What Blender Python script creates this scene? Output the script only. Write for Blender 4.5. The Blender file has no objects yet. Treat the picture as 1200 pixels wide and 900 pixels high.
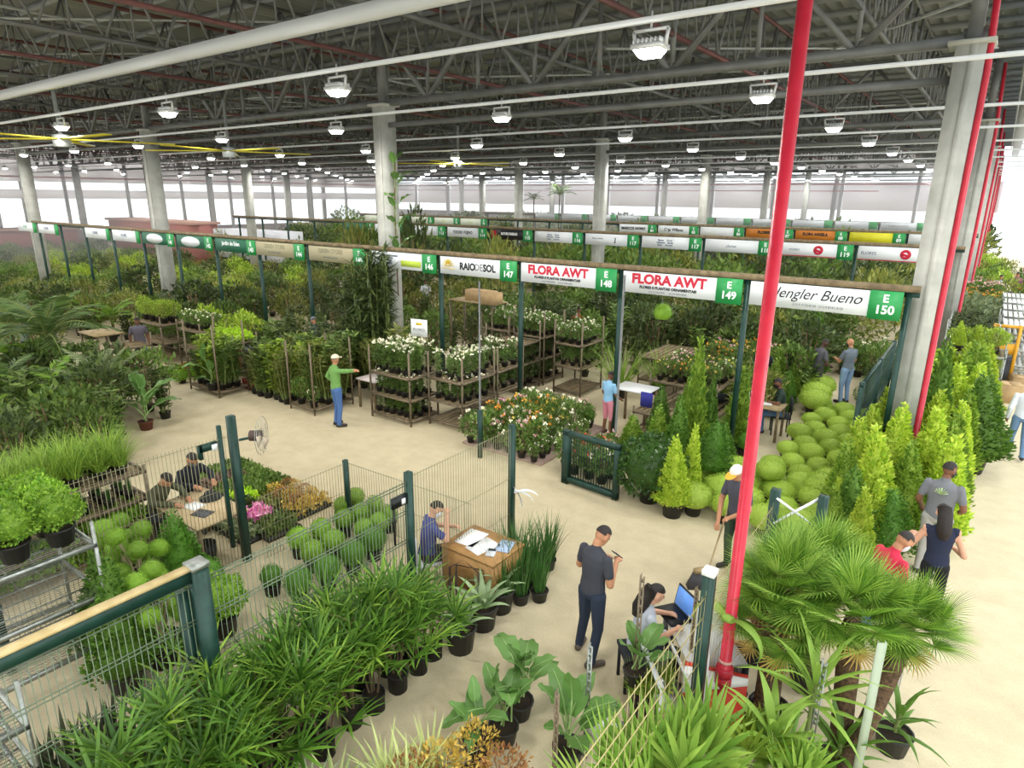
import bpy, math, random
import numpy as np
from mathutils import Vector, Matrix

random.seed(11)
rng = np.random.default_rng(11)
PI = math.pi
SC = bpy.context.scene
COL = SC.collection

# ------------------------------------------------------------------ camera, sky, exposure
CAM_H, FPX = 5.3, 754.6
PITCH, ROLL, YAW = math.radians(16.25), math.radians(.525), math.radians(36.14)
FW = np.array([-math.sin(YAW) * math.cos(PITCH), math.cos(YAW) * math.cos(PITCH), -math.sin(PITCH)])
_r = np.array([math.cos(YAW), math.sin(YAW), 0.])
_u = np.cross(_r, FW)
RT = _r * math.cos(ROLL) + _u * math.sin(ROLL)
UP = -_r * math.sin(ROLL) + _u * math.cos(ROLL)
EYE = np.array([0, 0, CAM_H])
cd = bpy.data.cameras.new('camera')
cd.sensor_width = 36
cd.lens = 36 * FPX / 1200
cd.clip_start, cd.clip_end = .1, 400
cam = bpy.data.objects.new('camera', cd)
COL.objects.link(cam)
cam.matrix_world = Matrix(((RT[0], UP[0], -FW[0], 0), (RT[1], UP[1], -FW[1], 0), (RT[2], UP[2], -FW[2], CAM_H), (0, 0, 0, 1)))
SC.camera = cam

w = bpy.data.worlds.new('overcast_sky')
SC.world = w
w.use_nodes = True
bg = w.node_tree.nodes['Background']
bg.inputs[0].default_value = (.93, .97, 1., 1)
bg.inputs[1].default_value = 3.0
LAMP_W = 120.0

SC.view_settings.view_transform = 'Standard'
SC.view_settings.look = 'None'
SC.view_settings.exposure = -0.08
SC.view_settings.gamma = 1
SC.view_settings.use_curve_mapping = False
SC.cycles.max_bounces = 7
SC.cycles.diffuse_bounces = 4
SC.cycles.glossy_bounces = 2
SC.cycles.transmission_bounces = 4
SC.cycles.transparent_max_bounces = 6
SC.cycles.sample_clamp_indirect = 6


def G(px, py, z=0.):
    """ground (or height z) point seen at that place of the 1200x900 picture"""
    d = FW + RT * (px - 600) / FPX + UP * (450 - py) / FPX
    return EYE + d * ((z - CAM_H) / d[2])


def PX(p):
    v = np.array(p) - EYE
    z = v @ FW
    return 600 + FPX * (v @ RT) / z, 450 - FPX * (v @ UP) / z


def HT(px, py, ytop):
    """height of an upright thing standing at (px, py) whose top reaches row ytop"""
    b = G(px, py)
    lo, hi = 0., 12.
    for _ in range(40):
        m = (lo + hi) / 2
        if PX(b + np.array([0, 0, m]))[1] > ytop: lo = m
        else: hi = m
    return lo


# ------------------------------------------------------------------ materials
def lin(h):
    h = h.lstrip('#')
    return tuple((c / 12.92 if c <= .04045 else ((c + .055) / 1.055) ** 2.4) for c in (int(h[i:i + 2], 16) / 255 for i in (0, 2, 4))) + (1,)


_mats = {}


def mat(name, c, rough=.6, metal=0., c2=None, scale=6., bump=0., emit=0., spec=.4, objvar=0.):
    if name in _mats: return _mats[name]
    m = bpy.data.materials.new(name)
    m.use_nodes = True
    nt = m.node_tree
    b = nt.nodes['Principled BSDF']
    b.inputs['Base Color'].default_value = lin(c)
    b.inputs['Roughness'].default_value = rough
    b.inputs['Metallic'].default_value = metal
    b.inputs['Specular IOR Level'].default_value = spec
    if c2:
        tc = nt.nodes.new('ShaderNodeTexCoord')
        n = nt.nodes.new('ShaderNodeTexNoise')
        n.inputs['Scale'].default_value = scale
        n.inputs['Detail'].default_value = 5
        nt.links.new(tc.outputs['Object'], n.inputs['Vector'])
        r = nt.nodes.new('ShaderNodeValToRGB')
        r.color_ramp.elements[0].color, r.color_ramp.elements[1].color = lin(c), lin(c2)
        r.color_ramp.elements[0].position, r.color_ramp.elements[1].position = .35, .68
        nt.links.new(n.outputs['Fac'], r.inputs['Fac'])
        src = r.outputs['Color']
        if objvar:
            oi = nt.nodes.new('ShaderNodeObjectInfo')
            hs = nt.nodes.new('ShaderNodeHueSaturation')
            mr = nt.nodes.new('ShaderNodeMapRange')
            mr.inputs['To Min'].default_value, mr.inputs['To Max'].default_value = 1 - objvar, 1 + objvar
            nt.links.new(oi.outputs['Random'], mr.inputs['Value'])
            nt.links.new(mr.outputs['Result'], hs.inputs['Value'])
            nt.links.new(src, hs.inputs['Color'])
            src = hs.outputs['Color']
        nt.links.new(src, b.inputs['Base Color'])
        if bump:
            bp = nt.nodes.new('ShaderNodeBump')
            bp.inputs['Strength'].default_value = bump
            bp.inputs['Distance'].default_value = .02
            nt.links.new(n.outputs['Fac'], bp.inputs['Height'])
            nt.links.new(bp.outputs['Normal'], b.inputs['Normal'])
    if emit:
        b.inputs['Emission Color'].default_value = lin(c)
        b.inputs['Emission Strength'].default_value = emit
    _mats[name] = m
    return m


def leafmat(name, dark, light, rough=.5, trans=.2, var=.2):
    """leaf colour varies from leaf to leaf (island) and from plant to plant"""
    if name in _mats: return _mats[name]
    warm = lambda h: (min(lin(h)[0] * 1.32, 1), min(lin(h)[1] * 1.16, 1), lin(h)[2] * .95, 1)
    m = bpy.data.materials.new(name)
    m.use_nodes = True
    nt = m.node_tree
    b = nt.nodes['Principled BSDF']
    b.inputs['Roughness'].default_value = rough
    b.inputs['Specular IOR Level'].default_value = .35
    g = nt.nodes.new('ShaderNodeNewGeometry')
    oi = nt.nodes.new('ShaderNodeObjectInfo')
    mx = nt.nodes.new('ShaderNodeMix')
    mx.data_type = 'RGBA'
    mx.inputs['A'].default_value, mx.inputs['B'].default_value = warm(dark), warm(light)
    nt.links.new(g.outputs['Random Per Island'], mx.inputs['Factor'])
    hs = nt.nodes.new('ShaderNodeHueSaturation')
    mr = nt.nodes.new('ShaderNodeMapRange')
    mr.inputs['To Min'].default_value, mr.inputs['To Max'].default_value = 1 - var, 1 + var
    nt.links.new(oi.outputs['Random'], mr.inputs['Value'])
    nt.links.new(mr.outputs['Result'], hs.inputs['Value'])
    nt.links.new(mx.outputs['Result'], hs.inputs['Color'])
    nt.links.new(hs.outputs['Color'], b.inputs['Base Color'])
    if trans:
        t = nt.nodes.new('ShaderNodeBsdfTranslucent')
        nt.links.new(hs.outputs['Color'], t.inputs['Color'])
        ms = nt.nodes.new('ShaderNodeMixShader')
        ms.inputs[0].default_value = trans
        nt.links.new(b.outputs[0], ms.inputs[1])
        nt.links.new(t.outputs[0], ms.inputs[2])
        nt.links.new(ms.outputs[0], nt.nodes['Material Output'].inputs['Surface'])
    _mats[name] = m
    return m


STEEL = mat('painted_steel', '#b9bdbb', .5, .2, '#a6aaa8', 3)
DARKSTEEL = mat('grey_steel', '#7d7f7d', .55, .3, '#6b6c6a', 3)
REDSTEEL = mat('red_oxide_steel', '#7b5250', .6, .1, '#6c4745', 2)
PIPERED = mat('red_pipe_paint', '#c62d3e', .35, 0, '#b92639', 8)
GREENPOST = mat('dark_green_paint', '#22443a', .4, .1, '#1b3830', 9)
WIRE = mat('green_wire', '#6b7a62', .45, .3)
YWIRE = mat('pale_wire', '#b3a873', .45, .2)
WOOD = mat('raw_board', '#b09a72', .75, 0, '#8d7954', 7, .3)
OLDWOOD = mat('weathered_board', '#8f7d5f', .8, 0, '#6d5d45', 9, .4)
RUST = mat('brown_rack_steel', '#8a7c66', .6, .3, '#6f614d', 12)
GALV = mat('galvanised_steel', '#aeb2ab', .4, .7, '#92968f', 14)
BLACKPOT = mat('black_plastic', '#23221f', .5, 0, '#2f2d29', 9)
BAG = mat('black_grow_bag', '#1d1b1a', .55, 0, '#2b2827', 14, .8)
SOIL = mat('potting_soil', '#3d3024', .95, 0, '#2a2119', 22, .8)
BARK = mat('bark', '#6e5b42', .9, 0, '#4f402d', 16, .8)
TRUNK = mat('fibrous_palm_trunk', '#6c543c', .95, 0, '#3f3022', 30, 1.)
WHITEP = mat('white_panel', '#eceff0', .45)
PAPER = mat('paper', '#f2f2f0', .7)
SIGNGREEN = mat('sign_green', '#2f9a52', .45)
TEXTWHITE = mat('white_print', '#f6f8f6', .6)
TEXTBLACK = mat('black_print', '#27282a', .6)
TEXTGREY = mat('grey_print', '#6b6f75', .6)
TEXTRED = mat('red_print', '#c9283f', .6)
CRATERED = mat('red_plastic', '#9c2f2a', .5)
DARKCLOTH = mat('dark_fabric', '#2a2c30', .9)
CARD = mat('cardboard', '#c2a377', .85, 0, '#b2946a', 5)
CONCRETE = mat('concrete_column_face', '#c3c3ba', .8, 0, '#adada4', 3, .2)


# ------------------------------------------------------------------ mesh builder
class MB:
    def __init__(s):
        s.V, s.F, s.n = [], [], 0

    def add(s, V, F, mi=0):
        V = np.asarray(V, float).reshape(-1, 3)
        F = np.asarray(F, int)
        s.V.append(V)
        s.F.append((F + s.n, mi))
        s.n += len(V)
        return s

    def merge(s, o, fn=None, keep_mi=True):
        base = s.n
        V = np.vstack(o.V)
        if fn: V = np.array([fn(v) for v in V])
        s.V.append(V)
        s.n += len(V)
        for F, mi in o.F: s.F.append((F + base, mi if keep_mi else 0))
        return s

    def hexa(s, P, mi=0):
        return s.add(P, [(0, 3, 2, 1), (4, 5, 6, 7), (0, 1, 5, 4), (1, 2, 6, 5), (2, 3, 7, 6), (3, 0, 4, 7)], mi)

    def box(s, c, d, mi=0, rz=0.):
        x, y, z = d[0] / 2, d[1] / 2, d[2] / 2
        P = np.array([(-x, -y, -z), (x, -y, -z), (x, y, -z), (-x, y, -z), (-x, -y, z), (x, -y, z), (x, y, z), (-x, y, z)])
        if rz:
            cs, sn = math.cos(rz), math.sin(rz)
            P = P @ np.array([(cs, sn, 0), (-sn, cs, 0), (0, 0, 1)])
        return s.hexa(P + np.array(c), mi)

    def bar(s, a, b, w, h=None, mi=0):
        """straight rectangular bar from a to b"""
        h = h or w
        a, b = np.array(a, float), np.array(b, float)
        d = b - a
        d = d / np.linalg.norm(d)
        r = np.cross(d, (0, 0, 1.)) if abs(d[2]) < .95 else np.cross(d, (0, 1., 0))
        r /= np.linalg.norm(r)
        q = np.cross(r, d)
        r, q = r * w / 2, q * h / 2
        return s.hexa([a - r - q, a + r - q, a + r + q, a - r + q, b - r - q, b + r - q, b + r + q, b - r + q], mi)

    def tube(s, pts, r, n=6, mi=0, cap=True):
        """tube through points; r a number or one per point"""
        pts = [np.array(p, float) for p in pts]
        rr = r if hasattr(r, '__len__') else [r] * len(pts)
        V = []
        ref = None
        for i, p in enumerate(pts):
            d = (pts[min(i + 1, len(pts) - 1)] - pts[max(i - 1, 0)])
            d = d / (np.linalg.norm(d) + 1e-9)
            if ref is None: ref = np.array((1., 0, 0)) if abs(d[2]) > .8 else np.array((0, 0, 1.))
            x = np.cross(d, ref)
            x /= np.linalg.norm(x) + 1e-9
            y = np.cross(d, x)
            for k in range(n):
                a = 2 * PI * k / n
                V.append(p + (x * math.cos(a) + y * math.sin(a)) * rr[i])
        F = []
        for i in range(len(pts) - 1):
            for k in range(n):
                F.append((i * n + k, i * n + (k + 1) % n, (i + 1) * n + (k + 1) % n, (i + 1) * n + k))
        s.add(V, F, mi)
        if cap:
            b = s.n - len(V)
            for o in (0, (len(pts) - 1) * n):
                s.F.append((np.array([[b + o + k for k in range(n)]]), mi))
        return s

    def lathe(s, prof, n=14, c=(0, 0, 0), mi=0, wob=0.):
        V, F = [], []
        ph = random.random() * 6
        for i, (r, z) in enumerate(prof):
            for k in range(n):
                a = 2 * PI * k / n
                q = r * (1 + wob * math.sin(3 * a + ph + i) * .5 + wob * math.sin(5 * a + 2 * ph) * .4)
                V.append((c[0] + q * math.cos(a), c[1] + q * math.sin(a), c[2] + z))
        for i in range(len(prof) - 1):
            for k in range(n):
                F.append((i * n + k, i * n + (k + 1) % n, (i + 1) * n + (k + 1) % n, (i + 1) * n + k))
        return s.add(V, F, mi)

    def sphere(s, c, rad, n=10, m=6, mi=0):
        rad = rad if hasattr(rad, '__len__') else (rad,) * 3
        V, F = [], []
        for i in range(m + 1):
            t = PI * i / m
            for k in range(n):
                a = 2 * PI * k / n
                V.append((c[0] + rad[0] * math.sin(t) * math.cos(a), c[1] + rad[1] * math.sin(t) * math.sin(a), c[2] + rad[2] * math.cos(t)))
        for i in range(m):
            for k in range(n):
                F.append((i * n + k, (i + 1) * n + k, (i + 1) * n + (k + 1) % n, i * n + (k + 1) % n))
        return s.add(V, F, mi)

    def build(s, name, mats, smooth=False):
        me = bpy.data.meshes.new(name)
        V = np.vstack(s.V)
        me.vertices.add(len(V))
        me.vertices.foreach_set('co', V.ravel())
        li, ls, mi, t = [], [], [], 0
        for F, k in s.F:
            li.append(F.ravel())
            ls.append(t + np.arange(len(F)) * F.shape[1])
            t += F.size
            mi.append(np.full(len(F), k))
        li, ls, mi = np.concatenate(li), np.concatenate(ls), np.concatenate(mi)
        me.loops.add(len(li))
        me.loops.foreach_set('vertex_index', li)
        me.polygons.add(len(ls))
        me.polygons.foreach_set('loop_start', ls)
        me.polygons.foreach_set('material_index', mi)
        if smooth: me.polygons.foreach_set('use_smooth', np.ones(len(ls), bool))
        for m in (mats if isinstance(mats, (list, tuple)) else [mats]): me.materials.append(m)
        me.update(calc_edges=True)
        return me


def nrm(a):
    return a / (np.linalg.norm(a, axis=-1, keepdims=True) + 1e-9)


LEAF = (np.array([(0, 0, 0), (-.5, .45, .1), (0, 1, 0), (.5, .45, .1)]), np.array([(0, 3, 2), (0, 2, 1)]))


def scatter(mb, P, A, N, L, W, mi=0, tm=LEAF):
    """put one leaf at each point P pointing along A with face normal about N"""
    P, A, N = np.asarray(P, float), nrm(np.asarray(A, float)), np.asarray(N, float)
    X = nrm(np.cross(A, N))
    Z = np.cross(X, A)
    n = len(P)
    L = np.broadcast_to(np.asarray(L, float), (n,))
    W = np.broadcast_to(np.asarray(W, float), (n,))
    tv, tf = tm
    V = (P[:, None] + X[:, None] * (tv[None, :, :1] * W[:, None, None]) + A[:, None] * (tv[None, :, 1:2] * L[:, None, None])
         + Z[:, None] * (tv[None, :, 2:] * W[:, None, None]))
    F = (tf[None] + (np.arange(n) * len(tv))[:, None, None]).reshape(-1, tf.shape[1])
    mb.add(V.reshape(-1, 3), F, mi)


def sph(n):
    return nrm(rng.normal(size=(n, 3)))


# ------------------------------------------------------------------ things and parts
LABELS = {}


def reg(o, label, cat, group):
    o['label'], o['category'] = label, cat
    if group: o['group'] = group
    LABELS.setdefault(label, []).append(group)


def thing(name, label, cat, loc=(0, 0, 0), rz=0., group=None, s=1.):
    o = bpy.data.objects.new(name, None)
    COL.objects.link(o)
    o.empty_display_size = .1
    o.location = tuple(float(v) for v in loc)
    o.rotation_euler = (0, 0, rz)
    o.scale = (s, s, s) if not hasattr(s, '__len__') else s
    reg(o, label, cat, group)
    return o


def part(name, me, parent=None, loc=(0, 0, 0), rot=(0, 0, 0), s=1., kind=None, label=None):
    if isinstance(me, tuple): me = me[0].build(name, me[1], *me[2:])
    o = bpy.data.objects.new(name, me)
    COL.objects.link(o)
    o.parent = parent
    o.location = tuple(float(v) for v in loc)
    o.rotation_euler = rot
    o.scale = (s, s, s) if not hasattr(s, '__len__') else s
    if kind: o['kind'] = kind
    if label: o['label'] = label
    return o


def solo(name, me, label, cat, loc=(0, 0, 0), rot=(0, 0, 0), group=None, s=1.):
    o = part(name, me, None, loc, rot, s)
    reg(o, label, cat, group)
    return o


def struct(name, me, parent=None, loc=(0, 0, 0), rot=(0, 0, 0), s=1.):
    o = part(name, me, parent, loc, rot, s)
    if parent is None: o['kind'] = 'structure'
    return o


def text(body, size, m, parent, loc, rot=(PI / 2, 0, 0), align='CENTER', off=0., shear=0., sx=1., name='lettering', ext=.0015):
    c = bpy.data.curves.new(name, 'FONT')
    c.body, c.size, c.align_x, c.align_y = body, size, align, 'CENTER'
    c.offset, c.shear, c.extrude, c.resolution_u = off, shear, ext, 3
    c.materials.append(m)
    tmp = bpy.data.objects.new(name, c)
    COL.objects.link(tmp)
    me = bpy.data.meshes.new_from_object(tmp.evaluated_get(bpy.context.evaluated_depsgraph_get()))
    bpy.data.objects.remove(tmp)
    bpy.data.curves.remove(c)
    o = part(name, me, parent, loc, rot, (sx, 1, 1))
    return o


ORD = 'first second third fourth fifth sixth seventh eighth ninth tenth eleventh twelfth thirteenth fourteenth fifteenth sixteenth seventeenth eighteenth nineteenth twentieth'.split()
# ------------------------------------------------------------------ floor
def floor_mat():
    m = bpy.data.materials.new('worn_beige_concrete')
    m.use_nodes = True
    nt = m.node_tree
    b = nt.nodes['Principled BSDF']
    tc = nt.nodes.new('ShaderNodeTexCoord')
    last = None
    for sc, c1, c2, fac in ((.35, '#c7b78f', '#baa980', 1), (2.6, '#cdbd94', '#aa9970', .4), (40, '#ffffff', '#cfc5b0', .12)):
        n = nt.nodes.new('ShaderNodeTexNoise')
        n.inputs['Scale'].default_value = sc
        n.inputs['Detail'].default_value = 7
        n.inputs['Roughness'].default_value = .65
        nt.links.new(tc.outputs['Object'], n.inputs['Vector'])
        r = nt.nodes.new('ShaderNodeValToRGB')
        r.color_ramp.elements[0].color, r.color_ramp.elements[1].color = lin(c1), lin(c2)
        r.color_ramp.elements[0].position, r.color_ramp.elements[1].position = .38, .66
        nt.links.new(n.outputs['Fac'], r.inputs['Fac'])
        if last is None:
            last = r.outputs['Color']
        else:
            mx = nt.nodes.new('ShaderNodeMix')
            mx.data_type = 'RGBA'
            mx.inputs['Factor'].default_value = fac
            nt.links.new(last, mx.inputs['A'])
            nt.links.new(r.outputs['Color'], mx.inputs['B'])
            last = mx.outputs['Result']
    nt.links.new(last, b.inputs['Base Color'])
    b.inputs['Roughness'].default_value = .55
    b.inputs['Specular IOR Level'].default_value = .3
    return m


struct('floor', (MB().box((-30, 32, -.1), (140, 110, .2)), floor_mat()))

# ------------------------------------------------------------------ roof
ROOFM = mat('roof_sheet', '#8f9292', .6, .1, '#808486', .8)
X0, X1, Y0, Y1, ZR = -80., -.1, -11.5, 75., 10.1
b = MB()
xs = np.arange(X0, X1, .33)
P = []
for x in xs: P += [(x, 0), (x + .22, 0), (x + .25, .05), (x + .30, .05)]
P.append((X1, 0))
V = [(x, y, ZR - h) for y in (Y0, Y1) for x, h in P]
n = len(P)
b.add(V, [(i, i + n, i + n + 1, i + 1) for i in range(n - 1)])
b.box(((X0 + X1) / 2, (Y0 + Y1) / 2, ZR + .12), (X1 - X0, Y1 - Y0, .04))
roof = struct('ceiling', (b, ROOFM))
pl = MB().box((0, 0, 0), (X1 - X0, .07, .16)).build('purlin', mat('purlin_steel', '#8b8f90', .55, .2))
for i in range(56):
    part('purlin', pl, roof, ((X0 + X1) / 2, -10.6 + i * 1.54, ZR - .14))

BAYX, BAYY = 13.15, 12.3
CX = [-.8 - BAYX * i for i in range(7)]
CY = [13.1 + BAYY * i for i in range(-1, 6)]
# main trusses along the rows of columns
b = MB()
b.box((0, 0, 7.67), (BAYX, .15, .15)).box((0, 0, 9.45), (BAYX, .16, .16)).box((0, 0, 7.12), (BAYX, .1, .12))
k = 8
for i in range(k + 1):
    x = -BAYX / 2 + BAYX * i / k
    if 0 < i < k: b.bar((x, 0, 7.67), (x, 0, 9.45), .07)
    if i < k:
        x2 = x + BAYX / k
        b.bar((x, 0, 7.67 if i % 2 else 9.45), (x2, 0, 9.45 if i % 2 else 7.67), .1)
        if i % 2: b.bar((x, 0, 7.67), (x + BAYX / k / 2, 0, 8.56), .05)
    b.box((x, 0, 7.72), (.3, .03, .26))
trm = b.build('roof_truss', DARKSTEEL)
for y in CY:
    for x in CX[:-1]: part('roof_truss', trm, roof, (x - BAYX / 2, y, 0))
# open-web joists between the trusses
b = MB()
for z in (8.35, 9.78): b.box((0, 0, z), (.08, BAYY, .08))
k = 10
for i in range(k):
    y = -BAYY / 2 + BAYY * i / k
    b.bar((.0, y, 8.35), (0, y + BAYY / k / 2, 9.78), .045, mi=1).bar((0, y + BAYY / k / 2, 9.78), (0, y + BAYY / k, 8.35), .045, mi=1)
    b.bar((.0, y + .6, 8.35), (.0, y + .6, 9.78), .03, mi=1)
jm = b.build('roof_joist', [REDSTEEL, DARKSTEEL])
jm2 = jm.copy()
jm2.materials[0] = DARKSTEEL
for iy, y in enumerate(CY):
    for i in range(24):
        x = CX[0] - 1.65 - 3.29 * i
        if x > -79: part('roof_joist', (jm if i % 2 else jm2), roof, (x, y - BAYY / 2, 0))
# cross ties in the plane of the lower chords
b = MB()
for sx in (-1, 1): b.bar((-3.2 * sx, -6, 8.3), (3.2 * sx, 6, 9.6), .045)
xm = b.build('roof_brace', STEEL)
for y in CY[1:]:
    for i in range(11): part('roof_brace', xm, roof, (-4.1 - 6.58 * i, y - BAYY / 2, 0))
# long box beam and the conduits that carry the lamps
part('box_beam', (MB().box((-30, 7.0, 7.78), (60, .16, .2)), mat('white_beam_paint', '#d2d5d5', .5)), roof)
ROWS = [-2.6, 2.2, 7.05, 11.2, 16.7, 21.55, 26.5, 31.3, 36.2, 41, 46, 51, 56, 61]
for y in ROWS:
    part('lamp_conduit', (MB().box((-30, y, 7.12), (66, .05, .06)), mat('white_conduit', '#dde0e0', .45)), roof)
# gutter over the aisle
b = MB()
b.box((.12, 32, 9.35), (.5, 87, .5)).box((-.18, 32, 8.95), (.06, 87, .06))
part('roof_gutter', (b, mat('gutter_steel', '#8d908f', .5, .3)), roof)

# translucent canopy over the wide aisle on the far right
cm = bpy.data.materials.new('translucent_canopy_sheet')
cm.use_nodes = True
nt = cm.node_tree
tb = nt.nodes.new('ShaderNodeBsdfTranslucent')
tb.inputs[0].default_value = (.72, .76, .78, 1)
nt.links.new(tb.outputs[0], nt.nodes['Material Output'].inputs['Surface'])
b = MB()
V, F = [], []
xs = np.arange(.35, 13, .45)
for y in (Y0, Y1):
    for x in xs: V += [(x, y, 9.5 + .03 * x), (x + .4, y, 9.5 + .03 * x), (x + .425, y, 9.42 + .03 * x)]
n = len(V) // 2
b.add(V, [(i, i + n, i + n + 1, i + 1) for i in range(n - 1)])
canopy = struct('ceiling_canopy', (b, cm))
rib = MB().box((6.6, 0, 9.42), (12.8, .1, .2)).build('canopy_rafter', STEEL)
for i in range(22): part('canopy_rafter', rib, canopy, (0, -8 + i * 3.85, .15))
rib = MB().box((0, 32, 9.3), (.06, 86, .1)).build('canopy_purlin', STEEL)
for i in range(14): part('canopy_purlin', rib, canopy, (.8 + i * .9, 0, .2))

# ------------------------------------------------------------------ columns
b = MB()
b.box((0, 0, 3.8), (.4, .46, 7.6))
b.box((.05, -.245, 3.8), (.1, .03, 7.6))
b.box((0, 0, 7.62), (.62, .6, .06))
colm = b.build('column', CONCRETE)
rp = MB().tube([(0, 0, .6), (0, 0, 7.2), (-.1, .1, 9.2)], .05, 8).build('riser_pipe', PIPERED, True)
cpm = MB().box((0, 0, 8.6), (.2, .2, 1.9)).build('column_post', DARKSTEEL)
for j, y in enumerate(CY):
    for i, x in enumerate(CX):
        if j == 0 and i < 4: continue
        c = struct('column', colm, None, (x, y, 0))
        if i == 0: part('riser_pipe', rp, c, (.255, -.12, 0))
        part('column_post', cpm, c)

# ------------------------------------------------------------------ outer walls far away
WALLM = mat('far_wall_sheet', '#d2ccce', .8)
_nt = WALLM.node_tree
_t = _nt.nodes.new('ShaderNodeBsdfTranslucent')  # translucency added so the wall sheets glow, standing in for glare
_t.inputs[0].default_value = (.9, .86, .86, 1)
_m = _nt.nodes.new('ShaderNodeMixShader')
_m.inputs[0].default_value = .72
_nt.links.new(_nt.nodes['Principled BSDF'].outputs[0], _m.inputs[1])
_nt.links.new(_t.outputs[0], _m.inputs[2])
_nt.links.new(_m.outputs[0], _nt.nodes['Material Output'].inputs['Surface'])
LOWM = mat('far_low_wall', '#bdb0ae', .8)
wb = struct('wall_back', (MB().box((-40.5, 74.6, 1.6), (78, .2, 3.2)), LOWM))
pm = MB().box((0, 0, 5.6), (6.3, .1, 2.7)).build('wall_panel', WALLM)
for i in range(12): part('wall_panel', pm, wb, (-76 + i * 6.6, 74.5, 0))
part('wall_header', (MB().box((-40.5, 74.6, 9.4), (78, .2, 2.2)), WALLM), wb)
pm = MB().box((0, 0, 4.8), (.3, .3, 9.6)).build('wall_post', mat('pale_column', '#c9c9c6', .7))
for i in range(12): part('wall_post', pm, wb, (-79.3 + i * 6.6, 74.2, 0))
part('fire_pipe', (MB().tube([(-79, 74.1, 6.75), (-1.5, 74.1, 6.75)], .09, 6).tube([(-79, 74.1, 6.1), (-10, 74.1, 6.1)], .06, 6), PIPERED), wb)
wl = struct('wall_left', (MB().box((-79.2, 32, .75), (.2, 86, 1.5)), mat('brick_red_wall', '#a57a6c', .8)))
part('wall_header', (MB().box((-79.2, 32, 8.4), (.2, 86, 4.2)), WALLM), wl)
part('wall_band', (MB().box((-79.2, 32, 5.1), (.14, 86, .9)), WALLM), wl)
for i in range(14): part('wall_post', pm, wl, (-79, -8 + i * 6.15, 0))
part('fire_pipe', (MB().tube([(-78.8, -10, 6.75), (-78.8, 74, 6.75)], .1, 6), PIPERED), wl)

# ------------------------------------------------------------------ lamps
LENS = mat('lamp_lens', '#ffffff', .3, 0, emit=18.)
b = MB()
b.box((0, 0, .1), (.34, .26, .05)).bar((-.17, 0, .1), (-.2, 0, .27), .03).bar((.17, 0, .1), (.2, 0, .27), .03).bar((-.2, 0, .27), (.2, 0, .27), .03)
for i in range(7): b.box((-.15 + i * .05, 0, .15), (.012, .22, .06))
hous = b.build('housing', mat('lamp_housing', '#d9dbda', .4, .3))
lens = MB().hexa([(-.1, -.07, 0), (.1, -.07, 0), (.1, .07, 0), (-.1, .07, 0), (-.15, -.11, .075), (.15, -.11, .075), (.15, .11, .075), (-.15, .11, .075)]).build('lens', LENS)
rod = MB().bar((0, 0, .27), (0, 0, .45), .02).build('hanging_rod', STEEL)
ld = bpy.data.lights.new('lamp_light', 'AREA')
ld.shape, ld.size, ld.size_y, ld.energy = 'RECTANGLE', .5, .4, LAMP_W
ld.color = (1, .985, .95)
for iy, y in enumerate(ROWS):
    for i in range(13):
        x = 1.8 - 5.15 * i
        l = thing('highbay_lamp', f'lit high-bay lamp under the {ORD[iy]} roof conduit, {ORD[i]} counted from the aisle', 'lamp', (x, y, 6.75), 0, 'high-bay lamps under the roof')
        part('housing', hous, l); part('lens', lens, l); part('hanging_rod', rod, l)
        lo = bpy.data.objects.new('lamp_light', ld)
        COL.objects.link(lo)
        lo.parent, lo.location = l, (0, 0, .02)
# large slow ceiling fans with yellow blades
b = MB()
for k in range(5):
    a = 2 * PI * k / 5
    b.bar((0, 0, 0), (2.6 * math.cos(a), 2.6 * math.sin(a), 0), .2, .03)
fb = b.build('blades', mat('yellow_fan_paint', '#cfc23a', .5))
fh = MB().tube([(0, 0, -.1), (0, 0, 1.5)], .05, 6).lathe([(0, -.2), (.2, -.18), (.2, .1), (0, .12)], 10).build('hub', STEEL)
for px, py, lb in ((72, 163, 'yellow ceiling fan furthest towards the open side of the hall'), (268, 177, 'yellow ceiling fan between the two stout columns'), (537, 192, 'small distant yellow ceiling fan beyond the pale column')):
    f = thing('ceiling_fan', lb, 'fan', G(px, py, 6.6), 0)
    part('blades', fb, f); part('hub', fh, f)

# ------------------------------------------------------------------ rows of stall signs
def sign_row(Y, z0, posts, label, first=-.85):
    t = thing('sign_gantry', label, 'frame', (0, Y, 0))
    xl, xr = posts[-1] - .6, first
    part('top_beam', (MB().box(((xl + xr) / 2, 0, z0 - .06), (xr - xl, .14, .1)), OLDWOOD), t)
    part('under_beam', (MB().box(((xl + xr) / 2, .03, z0 - .16), (xr - xl, .06, .08)), GREENPOST), t)
    pm = MB().box((0, 0, (z0 - .12) / 2), (.09, .09, z0 - .12)).build('post', GREENPOST)
    for x in posts: part('post', pm, t, (x, .02, 0))
    return t


def stall_sign(label, x, Y, zt, wd, hh, panel, group=None, plate=.5, num=None, lines=(), letter='E', gap=.06):
    """panel hung under the beam, its right end at x; plate with letter and number at its right"""
    t = thing('stall_sign', label, 'sign', (x, Y, zt), 0, group)
    pw = wd - plate
    part('panel', (MB().box((-plate - pw / 2, 0, -hh / 2), (pw, .03, hh)), panel), t)
    if plate:
        part('number_plate', (MB().box((-plate / 2, -.004, -hh / 2 - .012), (plate, .034, hh + .05)), SIGNGREEN), t)
        if num:
            text(letter, hh * .42, TEXTWHITE, t, (-plate / 2, -.024, -hh * .27), off=.006)
            text(num, hh * .46, TEXTWHITE, t, (-plate / 2, -.024, -hh * .71), off=.006)
    for body, sz, m, fx, fz, kw in lines:
        text(body, sz * hh, m, t, (-plate - pw * (1 - fx), -.019, -hh * fz), **kw)
    return t, pw


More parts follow.
